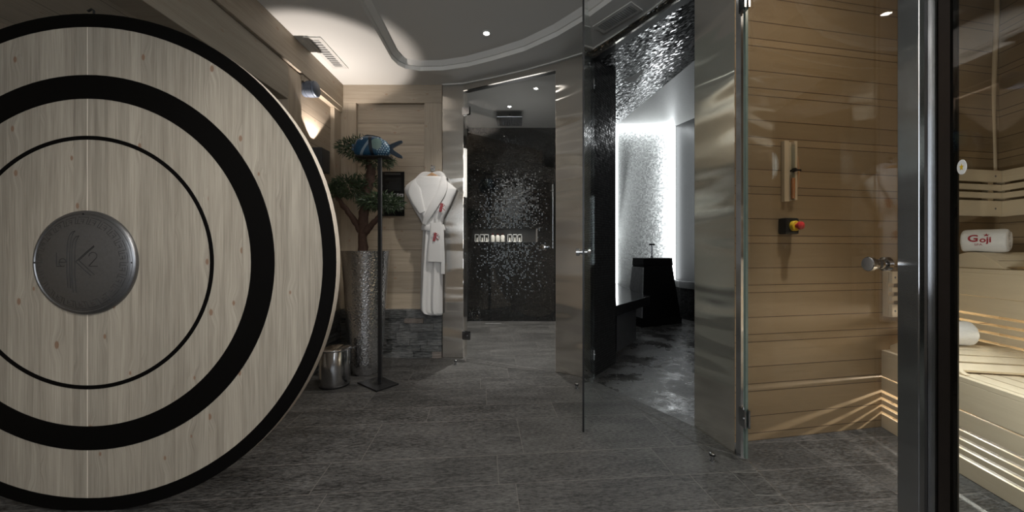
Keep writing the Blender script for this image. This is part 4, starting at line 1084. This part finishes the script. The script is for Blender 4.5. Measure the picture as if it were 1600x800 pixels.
def font_mesh(txt, size, thick=.0):
    cu = bpy.data.curves.new('tmp', 'FONT'); cu.body = txt; cu.size = size; cu.align_x = 'CENTER'; cu.offset = thick; cu.resolution_u = 3
    o = bpy.data.objects.new('tmp', cu); COL.objects.link(o)
    bpy.context.view_layer.update()
    me = bpy.data.meshes.new_from_object(o.evaluated_get(bpy.context.evaluated_depsgraph_get()))
    vs = [tuple(v.co) for v in me.vertices]; fs = [tuple(p.vertices) for p in me.polygons]
    bpy.data.objects.remove(o); bpy.data.curves.remove(cu); bpy.data.meshes.remove(me)
    return vs, fs
def towel(label, a, b, r, text):
    """roll from a (far end) to b (near end)"""
    a, b = Vector(a), Vector(b); L = (b - a).length; d = (b - a).normalized(); rot = math.atan2(d.y, d.x)
    t = thing('rolled_towel', label, 'towel', tuple(a), rot)
    m = MB(); n = 40
    def f(u, v):
        x = v * L; ang = u * 2 * PI; rr = r * (1 + .012 * math.sin(3 * ang + 9 * v) + .01 * math.sin(8 * ang))
        e = min(x, L - x) / (.018); rr *= 1 if e > 1 else (.86 + .14 * math.sqrt(max(0, 1 - (1 - e) ** 2)))
        return (x, rr * math.cos(ang), rr * math.sin(ang) * .98)
    m = MB()
    vs = [[m.b.verts.new(f(i / n, j)) for i in range(n)] for j in [0, .02, .05, .09, .2, .35, .5, .65, .8, .91, .95, .98, 1]]
    for A, B in zip(vs, vs[1:]):
        for i in range(n): m.b.faces.new((A[i], A[(i + 1) % n], B[(i + 1) % n], B[i]))
    m.b.faces.new(vs[0]); m.b.faces.new(vs[-1][::-1]); part('cloth', m, 'terry', t, world=False, smooth=True)
    m = MB(); m.tube([(L + .001, (r * (.08 + .8 * i / 60)) * math.cos(i * .33), (r * (.08 + .8 * i / 60)) * math.sin(i * .33)) for i in range(61)], .0018, 5); part('spiral_fold', m, simple('towel_fold_shadow', (.55, .5, .45), .9), t, world=False)
    if text:
        # room side of the roll: text wraps around it; local -y or +y whichever faces the camera
        rotm = Matrix.Rotation(rot, 4, 'Z'); yl = rotm @ Vector((0, 1, 0)); sgn = 1 if yl.dot(Vector((0, 0, 0)) - a) > 0 else -1
        m = MB()
        def put(vs_, fs_, ox, oz, sx=1, sz=1):
            V = []
            for x, y, z in vs_:
                s_ = oz + y * sz; ang = s_ / r; xx = L * .47 + (ox + x * sx)
                V.append(m.b.verts.new((xx, sgn * math.cos(ang) * (r * 1.03), math.sin(ang) * r * 1.03)))
            for q in fs_:
                try: m.b.faces.new([V[i] for i in q])
                except ValueError: pass
        v, f_ = font_mesh('G', .052, .0012); put(v, f_, -.026, -.004)
        v, f_ = font_mesh('oji', .040, .0012); put(v, f_, .016, -.008)
        v, f_ = font_mesh('SPA', .017, .0); put(v, f_, -.008, -.026)
        star = []
        for i in range(10):
            an = PI / 2 + i * PI / 5; rr = .017 if i % 2 == 0 else .006; star.append((rr * math.cos(an) * .8, rr * math.sin(an) * .6, 0))
        put(star, [tuple(range(10))], .018, .030)
        part('embroidery', m, 'red_thread', t, 'dark red embroidered spa lettering', world=False)
    return t
towel('rolled white towel with red lettering on the headrest of the high bench', (2.565, 2.02, 1.055), (2.635, 1.882, 1.052), .064, True)
towel('rolled white towel on the low bench half hidden by the dark post', (2.13, 1.83, .585), (2.30, 1.79, .585), .062, False)
# pipe in the sauna corner
m = MB(); cc = sw(-.33, .80); pts = []
for i in range(41):
    z = 1.205 + 1.39 * i / 40; pts.append((cc[0] + .008 * math.sin(z * 5.5), cc[1] + .006 * math.cos(z * 4.0) - .01, z))
m.tube(pts, .011, 10); tag(obj('corner_cable', m, 'bench_v', smooth=True), 'wavy wood-coloured cable running up the sauna corner', 'cable')
# hourglass timer and emergency button
def onwall(px, py, out=0):
    k_ = (px - 800) / F; X = k_ * (1.862 - .1793 * 1.225) / (1 - .1793 * k_); Y = wa(X); z = 1 + (392 - py) / F * Y
    return Vector((X, Y, z)) + Vector((wn_.x, wn_.y, 0)) * out
wang = math.atan2(wd.y, wd.x)
c = onwall(1230, 269)
t = thing('sand_timer', 'wooden sand timer mounted on the sauna wall behind the glass door', 'sand timer', tuple(c), wang)
H = .162
m = MB(); m.box(-.040, -.012, -.022, 0, -H, H); m.box(-.006, .010, -.016, 0, -H + .004, H - .004); m.box(-.040, .012, -.006, 0, -H + .004, H - .004); part('back_board', m, 'bench_v', t, world=False, bevel=.003)
m = MB(); m.box(.014, .032, -.030, 0, -H + .008, H - .002); part('side_rail', m, 'bench_v', t, world=False, bevel=.003)
m = MB(); m.lathe([(0, -.15), (.009, -.148), (.010, -.14), (.010, -.02), (.003, -.004), (.010, .012), (.010, .13), (.009, .138), (0, .14)], (.004, -.030, 0), 16); part('glass_tube', m, 'glass_clear', t, world=False, smooth=True)
m = MB(); m.lathe([(0, -.146), (.008, -.146), (.0085, -.04), (0, -.035)], (.004, -.030, 0), 14); part('sand', m, 'orange_sand', t, world=False, smooth=True)
m = MB(); m.lathe([(0, -.045), (.010, -.044), (.011, -.03), (.005, -.028), (.005, 0)], (.004, 0, .004), 16, 'y'); m.box(-.012, .045, -.040, -.036, .0, .008); part('pivot_screw', m, 'black', t, world=False)
m = MB(); m.tube([(.036, -.006, .12), (.050, -.012, .08), (.058, -.014, .0), (.050, -.012, -.08), (.038, -.006, -.11)], .004, 8); part('bowed_grip', m, 'hanger', t, world=False, smooth=True)
c = onwall(1226, 354)
t = thing('emergency_button', 'red emergency button with yellow ring on a black box, sauna wall', 'emergency button', tuple(c), wang)
m = MB(); m.box(-.042, .042, -.045, 0, -.043, .043); part('housing', m, 'black', t, world=False, bevel=.009)
m = MB(); m.lathe([(0, -.062), (.024, -.062), (.027, -.058), (.027, -.045), (0, -.045)], (.006, 0, 0), 28, 'y'); part('collar', m, 'yellow_plastic', t, 'yellow ring', world=False, smooth=True)
m = MB(); m.lathe([(0, -.094), (.012, -.093), (.020, -.088), (.021, -.078), (.013, -.074), (.012, -.062), (0, -.062)], (.006, 0, 0), 28, 'y'); part('push_button', m, 'red_plastic', t, 'red mushroom button', world=False, smooth=True)
# lamps behind the sauna bench slits, then added fills without fittings
for x, e in ((.12, 13), (.75, 7), (1.45, 7)):
    p = sw(x, .37); light('under_bench_lamp', 'POINT', (p[0], p[1], .292), e, (1, .95, .86), shadow_soft_size=.006)
for x, e in ((.12, 5), (.8, 6), (1.5, 6)):
    p = sw(x, .70); light('under_upper_bench_lamp', 'POINT', (p[0], p[1], .66), e, (1, .9, .75), shadow_soft_size=.02)
p = sw(.9, -.45); light('sauna_warm_fill', 'AREA', (p[0], p[1], 2.55), 7, (1, .88, .72), (p[0] + .2, p[1] + .2, 0), shape='DISK', size=.35)  # unseen source added for the overall warm light in the sauna
light('bench_front_fill', 'SPOT', (1.10, .42, .52), 75, (1, .98, .95), (2.55, 1.15, .60), spot_size=math.radians(66), spot_blend=1.0, shadow_soft_size=.08)  # added low fill for the bench fronts, not a lamp of the sauna
light('sauna_floor_fill', 'SPOT', (1.62, 1.35, 2.55), 260, (.95, .98, 1), (1.62, 1.35, 0), spot_size=math.radians(48), spot_blend=.9, shadow_soft_size=.05)  # added spot to brighten the sauna floor, no fitting there
light('shower_fill', 'POINT', (.05, 4.1, 1.9), 6, (1, .98, .95), shadow_soft_size=.3)  # added fill to lift the shower ceiling, no lamp at this spot
